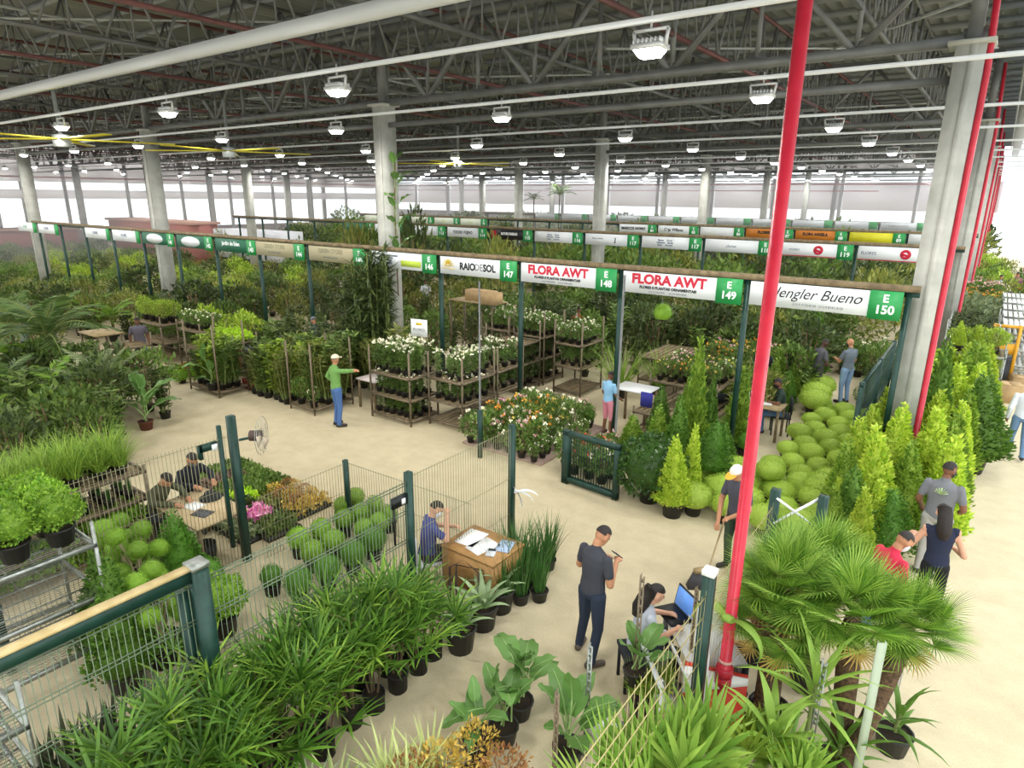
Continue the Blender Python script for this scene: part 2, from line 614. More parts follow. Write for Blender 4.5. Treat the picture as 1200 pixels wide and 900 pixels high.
EX = [-1.0, -3.67, -6.35, -9.0, -11.6, -14.35, -17.15, -19.75, -22.4, -25.1, -27.8, -30.5, -33.2, -35.9, -38.6]
sign_row(12.65, 3.93, EX, 'long green framed beam on posts carrying the large numbered stall signs')
WP = WHITEP
TAN = mat('tan_sign', '#b3a988', .6)
GS = mat('dull_green_sign', '#2f6b50', .5)
NAVY = mat('navy_print', '#31476b', .6)
YEL = mat('yellow_print', '#dfc02c', .6)
LIME = mat('lime_print', '#bcd24b', .6)
Bo = dict(off=.012)
th = dict(off=.002)
sg = lambda i: EX[i] - .07
t, pw = stall_sign('large white stall sign with script lettering and green plate E 150', sg(0), 12.58, 3.8, 2.52, .44, WP, num='150', lines=[
    ('Hengler Bueno', .62, TEXTBLACK, .55, .38, dict(shear=.4, sx=.95)), ('(11) 9 7152-8130   (11) 9 8191-3125', .13, TEXTGREY, .6, .82, {})])
for i, lb in ((1, 'white stall sign with bold red letters, beside the script lettered sign'), (2, 'white stall sign with bold red letters, beside the yellow sun sign')):
    stall_sign(lb, sg(i), 12.58, 3.8, 2.52, .44, WP, num=('149', '148')[i - 1], lines=[
        ('FLORA AWT', .62, TEXTRED, .5, .33, dict(off=.012, sx=1.05)), ('FLORES E PLANTAS ORNAMENTAIS', .17, TEXTBLACK, .5, .7, dict(off=.004, sx=1.05)), ('(11) 9 7345-9781      (11) 9 7254-4520', .12, TEXTGREY, .5, .89, {})])
t, pw = stall_sign('white stall sign with yellow sun emblem and green plate E 147', sg(3), 12.58, 3.8, 2.45, .44, WP, num='147', lines=[
    ('RAIO', .55, TEXTBLACK, .47, .5, dict(off=.01, sx=.9)), ('DE', .55, TEXTGREY, .66, .5, dict(sx=.9)), ('SOL', .55, TEXTBLACK, .83, .5, dict(off=.01, sx=.9))])
b = MB()
for k in range(9):
    a = PI * k / 8
    b.bar((.05 * math.cos(a), 0, .05 * math.sin(a)), (.17 * math.cos(a), 0, .15 * math.sin(a)), .035, .012)
b.lathe([(0, -.006), (.09, -.006), (.09, .006), (0, .006)], 12)
b.bar((-.2, 0, -.06), (.2, 0, -.09), .03, .012)
part('sun_emblem', (b, YEL), t, (-.5 - pw * .86, -.02, -.22))
stall_sign('white stall sign with small grey lines, lime block and green plate E 146', sg(4), 12.58, 3.8, 2.45, .44, WP, num='146', lines=[
    ('\n'.join(['FLORES E FOLHAGENS', 'PLANTAS', 'VASOS', 'MUDAS']), .15, NAVY, .36, .45, th)])
part('lime_block', (MB().box((0, 0, 0), (.75, .008, .16)), LIME), bpy.data.objects['stall_sign.004'], (-.92, -.02, -.28))
for i, nb, lb in ((5, '145', 'tan stall sign with faded lettering touching the stout column'), (6, '144', 'tan stall sign with faded lettering beside the dark green name sign')):
    stall_sign(lb, sg(i), 12.58, 3.8, 2.55, .44, TAN, num=nb, lines=[
        ('GREEN STORE', .4, mat('faded_print', '#8d8a6e', .7), .5, .3, th), ('flores e plantas ornamentais', .13, TEXTGREY, .5, .7, th)])
stall_sign('dark green stall sign with white lettering and plate E 143', sg(7), 12.58, 3.8, 2.42, .44, GS, num='143', lines=[('Jardim do Eden', .42, TEXTWHITE, .5, .36, dict(off=.006, sx=.95))])
for i, nb, lb in ((8, '142', 'dark green stall sign with one full white oval'), (9, '141', 'dark green stall sign half hidden behind leaves')):
    t, pw = stall_sign(lb, sg(i), 12.58, 3.8, 2.45, .44, GS, num=nb)
    part('white_oval', (MB().lathe([(0, -.005), (.5, -.005), (.5, .005), (0, .005)], 20), WP), t, (-.5 - pw * .5, -.018, -.22), (PI / 2, 0, 0), (1.3, .38, 1))
for i, lb in ((10, 'white stall sign right beside the second stout column'), (11, 'white stall sign before the gap in the sign row'), (13, 'pale violet sign second from the far end of the long sign row'), (14, 'pale green sign at the far end of the long sign row')):
    stall_sign(lb, sg(i), 12.58, 3.8, 2.4, .44, WP, plate=.3 if i < 13 else .4, lines=[('FLORES', .34, NAVY if i != 14 else SIGNGREEN, .5, .45, th)])

R2 = [-1.1 - 2.65 * i for i in range(16)]
sign_row(24.9, 3.93, R2, 'second long sign beam on green posts, parallel behind the large sign row', -.7)
REDP = mat('sign_red', '#b3202c', .5)
BLK = mat('sign_black', '#1d1b1d', .5)
two = ('Plantas     Flores\nFolhagens    Mudas\nVasos     Arvores', .2)
for i, lb, pn, lines, nb in (
        (0, 'white sign of the second row nearest the aisle columns', WP, [('FLORES', .3, NAVY, .16, .5, {})], '120'),
        (1, 'white sign with red emblem and blue characters, plate 119', WP, [('VIVEIRO', .22, NAVY, .3, .5, {})], '119'),
        (2, 'white sign with blue characters behind the red pole', WP, [('plantas', .3, NAVY, .5, .5, {})], '118'),
        (3, 'white sign of the second row with two columns of fine print', WP, [(*two, NAVY, .5, .5, th)], '117'),
        (4, 'white sign of the second row with small black bird mark', WP, [('flores e plantas', .18, TEXTGREY, .3, .4, th), ('J', .5, TEXTBLACK, .72, .5, Bo)], '117'),
        (5, 'white sign half covered by foliage beside the thin distant column', WP, [(*two, NAVY, .5, .5, th)], '116'),
        (6, 'black sign with red square and white letters', BLK, [('SATORU SASSAKI', .34, TEXTWHITE, .6, .42, dict(off=.008, sx=.78))], '115'),
        (7, 'white sign with wide grey capital letters, plate 114', WP, [('YOCHIO FUJINO', .42, TEXTGREY, .5, .5, dict(off=.01, sx=.86))], '114'),
        (8, 'white sign with pale grey lettering, plate 113', WP, [('FLORES', .3, mat('pale_print', '#b9bcc2', .6), .5, .5, {})], '113'),
        (9, 'white sign with navy lettering beside the vine covered column', WP, [('plantas', .4, NAVY, .5, .5, th)], '112'),
        (10, 'narrow green plate sign behind the pale vine covered column', GS, [], '111')):
    t, pw = stall_sign(lb, R2[i] - .07, 24.83, 3.8, 2.5, .46, pn, num=nb, lines=lines)
    if i in (0, 1): part('emblem', (MB().lathe([(.07, -.005), (.16, -.005), (.16, .005), (.07, .005), (.07, -.005)], 16).bar((-.14, .02, 0), (.12, -.05, 0), .07, .012), TEXTRED), t, (-.5 - pw * .3, -.02, -.22), (PI / 2, 0, 0)), part('red_strip', (MB().box((-.5 - pw / 2, -.018, -.44), (pw, .004, .03)), REDP), t)
    if i == 6: part('red_square', (MB().box((-.5 - pw * .85, -.018, -.22), (.3, .004, .34)), REDP), t)
R3 = [-.8 - 2.42 * i for i in range(17)]
sign_row(34.7, 3.95, R3, 'third long sign beam on green posts far behind the second sign row', -.6)
ORG = mat('sign_orange', '#c97a2c', .5)
YLW = mat('sign_yellow', '#dcd52f', .5)
for i, lb, pn, lines in (
        (0, 'plain white sign of the third row between the aisle columns', WP, []), (1, 'bright yellow sign of the third row beside the aisle column', YLW, []),
        (2, 'orange sign with dark letters, next to the bright yellow sign', ORG, [('FLORA ANGELA', .42, BLK, .5, .4, dict(off=.01, sx=.85))]),
        (3, 'orange sign partly hidden by the red pole', ORG, [('FLORES', .42, BLK, .5, .4, Bo)]),
        (4, 'white sign of the third row next to the partly hidden orange sign', WP, []),
        (5, 'white sign with grey first and second name lettering', WP, [('Ceja Wilson', .5, TEXTGREY, .5, .5, Bo)]),
        (6, 'white sign with one line of dark block capitals', WP, [('MARCOS NONO', .45, TEXTBLACK, .5, .5, Bo)])):
    stall_sign(lb, R3[i] - .07, 34.63, 3.82, 2.3, .44, pn, num=str(90 - i), lines=lines)
for i, lb in zip(range(11, 16), ('first pale sign standing clear of foliage beside the third sign row', 'second pale sign of the distant run of four', 'third pale sign of the distant run of four', 'fourth pale sign of the distant run, nearest the vine column', 'last pale sign of the third row, seen past the vine column')):
    stall_sign(lb, R3[i] - .07, 34.63, 3.82, 2.3, .44, mat('pale_green_sign', '#dfe5d2', .6), num=str(90 - i), lines=[('flora', .4, LIME, .5, .5, {})])
R4 = [-.8 - 2.6 * i for i in range(15)]
sign_row(47, 3.95, R4, 'most distant sign beam in front of the far wall', -.6)
for i in range(12): stall_sign('pale grey sign in the most distant sign row', R4[i] - .07, 46.9, 3.95, 2.45, .42, mat('pale_grey_sign', '#cfd3d6', .6), 'signs of the most distant row', lines=[('FLORES E PLANTAS', .3, TEXTGREY, .5, .5, {})] if i < 2 else [])

# haze volumes added over the far hall, standing partly for lens glare
vm = bpy.data.materials.new('glare_haze')
vm.use_nodes = True
nt = vm.node_tree
nt.nodes.remove(nt.nodes['Principled BSDF'])
vs = nt.nodes.new('ShaderNodeVolumeScatter')
vs.inputs['Density'].default_value = .022
vs.inputs['Color'].default_value = (1, .97, .98, 1)
nt.links.new(vs.outputs[0], nt.nodes['Material Output'].inputs['Volume'])
for c_, d_, lb in (((-39.9, 55.7, 4.1), (77, 35, 6.8), 'thin pale haze added for lens glare in front of the far wall'), ((-61.5, 20.5, 4.1), (33, 34, 6.8), 'thin pale haze added for lens glare towards the open side of the hall')):
    hz = solo('haze', MB().box(c_, d_).build('haze', vm), lb, 'haze')
    hz['kind'] = 'stuff'
# ------------------------------------------------------------------ plant kit (every mesh is shared by its copies)
def pot_me(rt, rb, h, m=BLACKPOT, soil=True, wob=0., n=14):
    b = MB()
    b.lathe([(0, 0), (rb, 0), (rt * .97, h * .9), (rt * 1.06, h * .9), (rt * 1.06, h), (rt * .93, h), (rt * .9, h * .9)], n, wob=wob)
    if soil: b.lathe([(rt * .93, h * .9), (rt * .5, h * .94), (0, h * .93)], n, mi=1)
    return b.build('pot', [m, SOIL], True)


POT = pot_me(1, .78, 1.35)          # unit radius pot, scaled per plant
BAGP = pot_me(1, .92, 1.7, BAG, True, .06)

L_BOX = leafmat('boxwood_leaves', '#2f5a1e', '#5c9133')
L_BOXL = leafmat('light_boxwood_leaves', '#4a7d22', '#8db945')
L_LIME = leafmat('lime_conifer_sprays', '#74a028', '#bfd85c', var=.16)
L_MID = leafmat('mid_conifer_sprays', '#4a7626', '#8fb04a', var=.16)
L_DARK = leafmat('dark_conifer_sprays', '#31581f', '#66913c')
L_JUN = leafmat('dark_shrub_leaves', '#2d4026', '#566b3d', var=.3)
L_GRN = leafmat('shrub_leaves', '#3b5c28', '#708d49', var=.25)
L_YEL = leafmat('yellow_green_leaves', '#5f8a22', '#a7c252', var=.2)
L_GREY = leafmat('grey_green_leaves', '#5b7257', '#8fa182')
L_OLV = leafmat('olive_leaves', '#4c5f2b', '#8a9450', var=.25)
L_GLOSS = leafmat('glossy_dark_leaves', '#26451f', '#4a7238', rough=.25)
L_PALM = leafmat('palm_leaf', '#3f6e20', '#82ab45', var=.15)
L_PALML = leafmat('light_palm_leaf', '#54842f', '#97bc5e', var=.12)
L_RHA = leafmat('lady_palm_leaf', '#244c18', '#5a8634', rough=.38, var=.2)
L_DRY = leafmat('dry_palm_leaf', '#9a8648', '#bba862')
L_BIG = leafmat('broad_leaf', '#3a6c33', '#6a9455', rough=.35, var=.14)
L_AGA = leafmat('grey_strap_leaf', '#6f9478', '#a3bf9c', rough=.45, var=.1)
L_YUC = leafmat('striped_strap_leaf', '#7fa062', '#c3d29a', var=.1)
L_SNK = leafmat('dark_sword_leaf', '#232f26', '#47523f', rough=.4, trans=0)
L_REED = leafmat('reed_leaf', '#2d5a2d', '#4f8040', var=.15)
L_GRAS = leafmat('lawn_green_blades', '#55832c', '#9dc05a', var=.12)
L_CRO = leafmat('yellow_brown_leaves', '#8d7a2f', '#d3c067', var=.1)
L_COP = leafmat('copper_leaves', '#6e4a30', '#a98455', var=.1)
RIB = mat('pale_leaf_rib', '#8fae6a', .5)
STEM = mat('green_stem', '#6f7d3f', .7)
DRYSTEM = mat('brown_stem', '#786145', .85)
B_WHT = leafmat('white_petals', '#e2e3da', '#f6f6f0', trans=.1)
B_PNK = leafmat('pink_petals', '#c987a4', '#ecd4de', trans=.1)
B_YEL = leafmat('yellow_petals', '#e2c33a', '#f2e08a', trans=.1)
B_RED = leafmat('red_petals', '#c2402f', '#dd7a5a', trans=.1)
B_MAG = leafmat('magenta_petals', '#b356a8', '#e6b4de', trans=.1)
B_ORG = leafmat('orange_petals', '#d88a2c', '#efb85c', trans=.1)


def core_sphere(b, r, mi=0, n=12, m=8):
    b.sphere((0, 0, 0), r, n, m, mi)


def ball_me(name, lm, n, leaf, sq=1., low=-.75, core=.9, wob=.06):
    """unit ball clipped round, centre at the origin"""
    b = MB()
    core_sphere(b, (core, core, core * sq))
    d = sph(int(n * 1.5))
    d = d[d[:, 2] > low][:n]
    lump = 1 + wob * (np.sin(d[:, 0] * 5 + 1) * np.sin(d[:, 1] * 5) + .6 * np.sin(d[:, 2] * 7 + d[:, 0] * 4))
    P = d * (lump * rng.uniform(.86, 1.0, len(d)))[:, None]
    P[:, 2] *= sq
    A = d + rng.normal(size=d.shape) * .75
    scatter(b, P, A, rng.normal(size=d.shape), leaf * rng.uniform(.7, 1.3, len(d)), leaf * .55)
    return b.build(name, lm)


def cone_me(name, lm, n, leaf, fat=.28, up=.6, tiers=0, power=1., base=.06):
    """conifer of height 1, foliage starts at z = base"""
    b = MB()
    prof = [(0, base)]
    for i in range(9):
        t = i / 8
        prof.append((fat * .8 * (1 - t) ** power + .004, base + t * (1 - base) * .97))
    b.lathe(prof, 10)
    t = 1 - np.sqrt(rng.uniform(0, 1, n))
    t = np.clip(t * 1.02, 0, 1)
    a = rng.uniform(0, 2 * PI, n)
    r = fat * (1 - t) ** power * rng.uniform(.72, 1.12, n)
    r *= 1 + .13 * np.sin(a * 3 + t * 9) * np.sin(t * 23 + a * 2)
    if tiers: r *= 1 + .22 * np.sin(t * tiers * 2 * PI)
    r += .006
    P = np.stack([r * np.cos(a), r * np.sin(a), base + t * (1 - base)], 1)
    A = np.stack([np.cos(a), np.sin(a), np.full(n, up)], 1) + rng.normal(size=(n, 3)) * .35
    scatter(b, P, A, rng.normal(size=(n, 3)), leaf * rng.uniform(.6, 1.3, n), leaf * .5)
    return b.build(name, lm)


def bush_me(name, lm, n, L, W, shape=(.5, .5, .5), cz=.6, stems=5, fill=.55, up=.5, stem_m=None, drop=0.):
    """loose leafy crown (ellipsoid about cz) over stems, height about 1"""
    b = MB()
    d = sph(n)
    rad = rng.uniform(fill, 1, n) ** .7
    clump = sph(14)
    near = (d @ clump.T).max(1)
    rad *= .72 + .36 * np.clip((near - .75) * 4, 0, 1)
    P = d * rad[:, None] * np.array(shape) + np.array((0, 0, cz))
    A = d * .8 + rng.normal(size=d.shape) * .55 + np.array((0, 0, up))
    A[:, 2] -= drop
    scatter(b, P, A, np.array((0, 0, 1.)) + rng.normal(size=d.shape) * .5, L * rng.uniform(.6, 1.25, n), W)
    for k in range(stems):
        a = 2 * PI * k / max(stems, 1) + rng.uniform(0, 1)
        q = rng.uniform(.2, .7)
        b.tube([(.05 * math.cos(a), .05 * math.sin(a), 0), (.25 * q * math.cos(a) * shape[0] * 2, .25 * q * math.sin(a) * shape[0] * 2, cz * .6), (q * math.cos(a) * shape[0], q * math.sin(a) * shape[1], cz + shape[2] * .5)], .012, 4, 1)
    return b.build(name, [lm, stem_m or DRYSTEM])


def upright_me(name, lm, n, L, W, stems=7, spread=.2, lo=.12, droop=.15):
    """bundle of upright canes with leaves all along them, height 1"""
    b = MB()
    for k in range(stems):
        a, q = rng.uniform(0, 2 * PI), rng.uniform(.2, 1) * spread
        top = np.array((q * math.cos(a), q * math.sin(a), rng.uniform(.72, 1)))
        bot = np.array((top[0] * .4, top[1] * .4, 0))
        b.tube([bot, (bot + top) / 2 + rng.normal(size=3) * .02, top], [.012, .009, .004], 4, 1)
        m = n // stems
        t = rng.uniform(lo, 1, m)
        P = bot + (top - bot) * t[:, None]
        aa = rng.uniform(0, 2 * PI, m)
        A = np.stack([np.cos(aa), np.sin(aa), rng.uniform(-droop, .7, m)], 1)
        scatter(b, P, A, np.array((0, 0, 1.)) + rng.normal(size=(m, 3)) * .3, L * rng.uniform(.6, 1.2, m), W)
    return b.build(name, [lm, STEM])


def strap(b, base, a, elev, L, W, droop, mi=0, seg=6, fold=.25, taper=.9, w0=.6, tw=0.):
    """one long strap leaf, folded along its rib"""
    V, F = [], []
    p = np.array(base, float)
    e = elev
    ca, sa = math.cos(a), math.sin(a)
    sd = np.array((-sa, ca, 0))
    for i in range(seg + 1):
        t = i / seg
        wd = W * (w0 + (1 - w0) * min(t * 3, 1)) * (1 - max(t - .35, 0) / .65) ** taper
        d = np.array((math.cos(e) * ca, math.cos(e) * sa, math.sin(e)))
        nn = np.cross(d, sd) * -1
        if tw: sdx = sd * math.cos(tw * t) + nn * math.sin(tw * t)
        else: sdx = sd
        V += [p - sdx * wd / 2 + nn * wd * fold, p, p + sdx * wd / 2 + nn * wd * fold]
        p = p + d * L / seg
        e -= droop / seg * (1 + t)
    for i in range(seg):
        o = i * 3
        F += [(o, o + 1, o + 4, o + 3), (o + 1, o + 2, o + 5, o + 4)]
    b.add(V, F, mi)


def rosette_me(name, lm, n, L, W, e0=1.45, e1=.35, droop=1.0, seg=6, trunk=0., fold=.25, jit=.2, taper=.9):
    b = MB()
    for i in range(n):
        t = i / n
        strap(b, (0, 0, trunk + .01 * i / n), i * 2.399 + rng.uniform(-.2, .2), e0 + (e1 - e0) * t + rng.normal() * jit * .4, L * rng.uniform(.75, 1.1), W, droop * rng.uniform(.5, 1.2), 0, seg, fold, taper)
    return b.build(name, lm, True)


def fan_me(name, lm, n, L, W, span=4.6, droop=.5, petiole=.0, fused=.0, seg=3):
    """a fan shaped palm leaf: petiole along +X from the origin, blades spread from its tip"""
    b = MB()
    if petiole:
        b.tube([(0, 0, 0), (petiole * .5, 0, .02), (petiole, 0, 0)], [.012, .008, .007], 4, 1)
    for i in range(n):
        t = (i + .5) / n - .5
        a = t * span
        ln = L * (1 - .35 * abs(t * 2) ** 2.2) * rng.uniform(.93, 1.05)
        V, F = [], []
        ca, sa = math.cos(a), math.sin(a)
        sd = np.array((-sa, ca, 0))
        p = np.array((petiole, 0, 0.))
        e = .22 + .12 * math.cos(a)
        for j in range(seg + 1):
            s = j / seg
            wd = W * (.25 + .75 * min(s * 2.4, 1)) * (1 - max(s - .45, 0) / .55) ** .8
            V += [p - sd * wd / 2, p + np.array((0, 0, wd * .3)), p + sd * wd / 2]
            p = p + np.array((ca * math.cos(e), sa * math.cos(e), math.sin(e))) * ln / seg
            e -= droop / seg * (.4 + 1.4 * s)
        for j in range(seg):
            o = j * 3
            F += [(o, o + 1, o + 4, o + 3), (o + 1, o + 2, o + 5, o + 4)]
        b.add(V, F, 0)
    return b.build(name, [lm, STEM])


def pinnate_me(name, lm, L=1., n=26, leaf=.3, W=.035, droop=1.0, up=.3):
    """feather palm frond, rachis starts at the origin and runs along +X, then bows"""
    b = MB()
    pts = []
    p, e = np.array((0, 0, 0.)), up
    for i in range(13):
        pts.append(p)
        p = p + np.array((math.cos(e), 0, math.sin(e))) * L / 12
        e -= droop / 12
    b.tube(pts, [.014 * (1 - i / 14) + .003 for i in range(13)], 4, 1)
    P, A, N, S = [], [], [], []
    for i in range(n):
        t = .12 + .87 * i / (n - 1)
        f = t * 12
        k = min(int(f), 11)
        q = pts[k] + (pts[k + 1] - pts[k]) * (f - k)
        d = nrm(pts[k + 1] - pts[k])
        for sgn in (-1, 1):
            P.append(q)
            A.append(d * .75 + np.array((0, sgn, -.25)) + rng.normal(size=3) * .08)
            N.append(np.array((0, sgn * .5, 1)))
            S.append(leaf * math.sin(PI * (.12 + .8 * t)) * rng.uniform(.85, 1.1))
    scatter(b, P, A, N, S, W)
    return b.build(name, [lm, STEM])


def broad_me(name, lm, L=.5, W=.2, droop=.7, stalk=.25, seg=8, e=.9):
    """a broad paddle leaf with a pale midrib on a stalk rising from the origin"""
    b = MB()
    p = np.array((0, 0, 0.))
    pts = [p]
    el = e + .35
    for i in range(3):
        p = p + np.array((math.cos(el), 0, math.sin(el))) * stalk / 3
        pts.append(p)
        el -= .12
    V, F = [], []
    spine = []
    for i in range(seg + 1):
        t = i / seg
        wd = W * math.sin(PI * (.06 + .93 * t) ** .8) ** .75
        d = np.array((math.cos(el), 0, math.sin(el)))
        nn = np.array((-math.sin(el), 0, math.cos(el)))
        wave = .02 * math.sin(i * 1.9)
        V += [p + np.array((0, -wd / 2, 0)) + nn * (wd * .12 + wave), p + np.array((0, -wd / 4, 0)) + nn * wd * .07, p, p + np.array((0, wd / 4, 0)) + nn * wd * .07, p + np.array((0, wd / 2, 0)) + nn * (wd * .12 - wave)]
        spine.append(p + nn * .004)
        p = p + d * L / seg
        el -= droop / seg
    for i in range(seg):
        for k in range(4):
            o = i * 5 + k
            F.append((o, o + 1, o + 6, o + 5))
    b.add(V, F, 0)
    b.tube(pts + spine, [.011] * 4 + [.009 * (1 - i / (seg + 1)) + .002 for i in range(seg + 1)], 4, 1)
    return b.build(name, [lm, RIB], True)


def grass_me(name, lm, n, L, W, spread=.5, base=.12, e=1.15):
    b = MB()
    for i in range(n):
        a = rng.uniform(0, 2 * PI)
        q = base * math.sqrt(rng.uniform(0, 1))
        strap(b, (q * math.cos(a), q * math.sin(a), 0), a + rng.normal() * .5, e + rng.normal() * spread * .4, L * rng.uniform(.6, 1.1), W, rng.uniform(.1, 1.1) * spread * 2, 0, 3, .1, 1., .8)
    return b.build(name, lm)


def petals_me(name, lm, pts, size, per=6):
    b = MB()
    pts = np.asarray(pts, float)
    P = np.repeat(pts, per, 0) + rng.normal(size=(len(pts) * per, 3)) * size * .22
    A = rng.normal(size=P.shape) + np.array((0, 0, .5))
    scatter(b, P, A, rng.normal(size=P.shape), size, size * .9)
    return b.build(name, lm)


class Plant:
    """kit of one kind: foliage meshes and further pieces with unit pot radius, height 1 above the pot"""
    def __init__(s, fol, name='foliage', extra=(), stuff=True):
        s.fol, s.name, s.extra, s.stuff = fol, name, extra, stuff


def potted(kind, name, label, cat, loc, h, wd=None, pr=.14, group=None, pot=None, ph=1.35, z0=.9, rz=None, potlabel=None):
    """potted plant: pot radius pr, foliage height h (above the soil) and foliage half width wd (default: as h)"""
    t = thing(name, label, cat, loc, rng.uniform(0, 6.28) if rz is None else rz, group)
    zz = 0
    if pr:
        part('pot', pot or POT, t, (0, 0, 0), (0, 0, 0), pr, label=potlabel)
        zz = pr * (1.7 if pot is BAGP else 1.35) * z0
    sc = (wd or h, wd or h, h)
    part(kind.name, kind.fol[rng.integers(len(kind.fol))], t, (0, 0, zz), (0, 0, rng.uniform(0, 6)), sc, kind='stuff' if kind.stuff else None)
    for en, ems in kind.extra: part(en, ems[rng.integers(len(ems))], t, (0, 0, zz), (0, 0, 0), sc, kind='stuff' if en == 'blossoms' else None)
    return t


def K(f, n=2, **k): return Plant([f() for _ in range(n)], **k)


k_ball = K(lambda: ball_me('foliage', L_BOX, 1700, .085), 2)
k_full = K(lambda: ball_me('foliage', L_BOXL, 1300, .17, .85, -.8, .8, .14), 2)
k_balll = K(lambda: ball_me('foliage', L_BOXL, 1700, .085), 2)
k_dome = K(lambda: ball_me('foliage', leafmat('lime_dome_leaves', '#76a038', '#b0cf60', var=.12), 2300, .07, .72, -.35, .93, .03), 2)
k_bigball = Plant([ball_me('foliage', L_GLOSS, 1500, .15, .95, -.85, .8, .1)])
k_lime = K(lambda: cone_me('foliage', L_LIME, 2600, .06, .26, .9), 3)
k_mid = K(lambda: cone_me('foliage', L_MID, 2600, .055, .27, .8), 2)
k_dark = K(lambda: cone_me('foliage', L_DARK, 2400, .05, .27, .7, 0, .9), 2)
k_tier = K(lambda: cone_me('foliage', L_MID, 2000, .07, .2, .8, 6, .8), 2)
k_boxcone = K(lambda: cone_me('foliage', L_BOX, 2600, .045, .3, .4, 0, .75), 2)
k_bush = K(lambda: bush_me('foliage', L_GRN, 650, .13, .055), 3)
k_bushd = K(lambda: bush_me('foliage', L_JUN, 650, .13, .055), 3)
k_bushy = K(lambda: bush_me('foliage', L_YEL, 600, .12, .05), 2)
k_busho = K(lambda: bush_me('foliage', L_OLV, 600, .12, .04, up=.9), 2)
k_tall = K(lambda: upright_me('foliage', L_GRN, 420, .14, .05, 7, .2), 2)
k_talld = K(lambda: upright_me('foliage', L_JUN, 480, .12, .045, 8, .2), 2)
k_tally = K(lambda: upright_me('foliage', L_YEL, 420, .15, .055, 6, .22), 2)
k_tallo = K(lambda: upright_me('foliage', L_OLV, 520, .13, .03, 9, .24), 2)
k_grass = K(lambda: grass_me('foliage', L_GRAS, 130, 1., .016, .55), 2)
k_reed = K(lambda: grass_me('foliage', L_REED, 110, 1., .022, .28, .12, 1.38), 2)
k_herb = K(lambda: ball_me('foliage', L_BOXL, 360, .3, .7, -.3, .6, .1), 2)
k_flow = {}
for nm, bm in (('white', B_WHT), ('pink', B_PNK), ('yellow', B_YEL), ('red', B_RED), ('orange', B_ORG)):
    fol = [bush_me('foliage', L_GRN if nm != 'white' else leafmat('lily_leaves', '#3a6428', '#7d9d58'), 320, .17, .06, (.42, .42, .42), .5, 5) for _ in range(1)]
    pts = sph(40)
    pts = pts[pts[:, 2] > .1][:(9 if nm in ('white', 'orange') else 5)] * np.array((.42, .42, .46)) + np.array((0, 0, .55))
    k_flow[nm] = Plant(fol, extra=(('blossoms', [petals_me('blossoms', bm, pts, .075)]),))
k_lily = Plant([upright_me('foliage', leafmat('lily_leaves', '#3a6428', '#7d9d58'), 200, .22, .055, 5, .2, .08) for _ in range(2)],
               extra=(('blossoms', [petals_me('blossoms', B_WHT, [(.2 * math.cos(a), .2 * math.sin(a), .95 + .06 * math.sin(3 * a)) for a in np.arange(0, 6.2, 1.25)], .085)]),))
k_lilyg = Plant(k_lily.fol)
frond_f = pinnate_me('frond', L_PALM)
frond_d = pinnate_me('frond', leafmat('deep_palm_leaf', '#34502a', '#61804a', var=.2), 1., 26, .3, .03, 1.3, .6)
frond_g = pinnate_me('frond', L_GREY, 1., 30, .2, .018, .8, .5)
fan_big = [fan_me('frond', L_PALM, 44, .66, .026, 5.2, .8, .5), fan_me('frond', L_PALML, 42, .64, .027, 4.9, .6, .5)]
fan_rh = [fan_me('leaf', L_RHA, 10, .46, .036, 3.9, .6, .3), fan_me('leaf', L_RHA, 8, .44, .04, 3.4, .85, .28), fan_me('leaf', L_PALM, 11, .46, .034, 4.3, .7, .3)]
fan_livi = [fan_me('leaf', L_PALML, 16, .55, .062, 3.5, .15, .4), fan_me('leaf', leafmat('olive_palm_leaf', '#4d7420', '#8fac45'), 17, .5, .06, 3.5, .1, .4)]
broad = [broad_me('leaf', L_BIG, .42, .24, .5, .3), broad_me('leaf', L_BIG, .5, .25, 1.0, .25, e=.7), broad_me('leaf', L_BIG, .38, .2, .3, .3, e=1.2)]


def feather_palm(name, label, loc, trunk_h, fl, n, frond=None, group=None, pr=.2, e0=1.2, e1=.1, tr=.06):
    t = thing(name, label, 'palm', loc, rng.uniform(0, 6), group)
    if pr: part('pot', POT, t, s=pr)
    if trunk_h > .15: part('trunk', (MB().tube([(0, 0, .15), (.02, 0, trunk_h * .5), (0, 0, trunk_h)], [tr, tr * .85, tr * .8], 8), TRUNK, True), t)
    for i in range(n):
        e = e0 + (e1 - e0) * i / n
        part('frond', frond or frond_f, t, (0, 0, trunk_h), (0, -e + .3, i * 2.399), fl * rng.uniform(.85, 1.1))
    return t


def broad_plant(name, label, loc, n, s=1., pr=.17, group=None, lo=.35, pot=None, cat='plant'):
    t = thing(name, label, cat, loc, rng.uniform(0, 6), group)
    if pr: part('pot', pot or POT, t, s=pr)
    for i in range(n):
        part('leaf', broad[i % 3], t, (rng.normal() * .03, rng.normal() * .03, pr * 1.2 + (s * lo * i / n)), (0, rng.normal() * .25, i * 2.399 + rng.normal() * .2), s * rng.uniform(.8, 1.15))
    if lo: part('stem', (MB().tube([(0, 0, .1), (0, 0, pr * 1.2 + s * lo)], .014, 5), STEM), t)
    return t
# ------------------------------------------------------------------ people: one continuous skin per body
SKINS = {k: mat('skin_' + k, v, .55) for k, v in (('fair', '#d6a386'), ('tan', '#bb8562'), ('brown', '#7d543c'), ('deep', '#4f3527'))}
HAIRM = mat('dark_hair', '#1f1a18', .6, 0, '#2f2723', 60)
EYEM = mat('eye', '#1a1614', .3)


def rotx(p, a, o):
    p, o = np.array(p, float) - o, np.array(o, float)
    c, s = math.cos(a), math.sin(a)
    return np.array((p[0], p[1] * c - p[2] * s, p[1] * s + p[2] * c)) + o


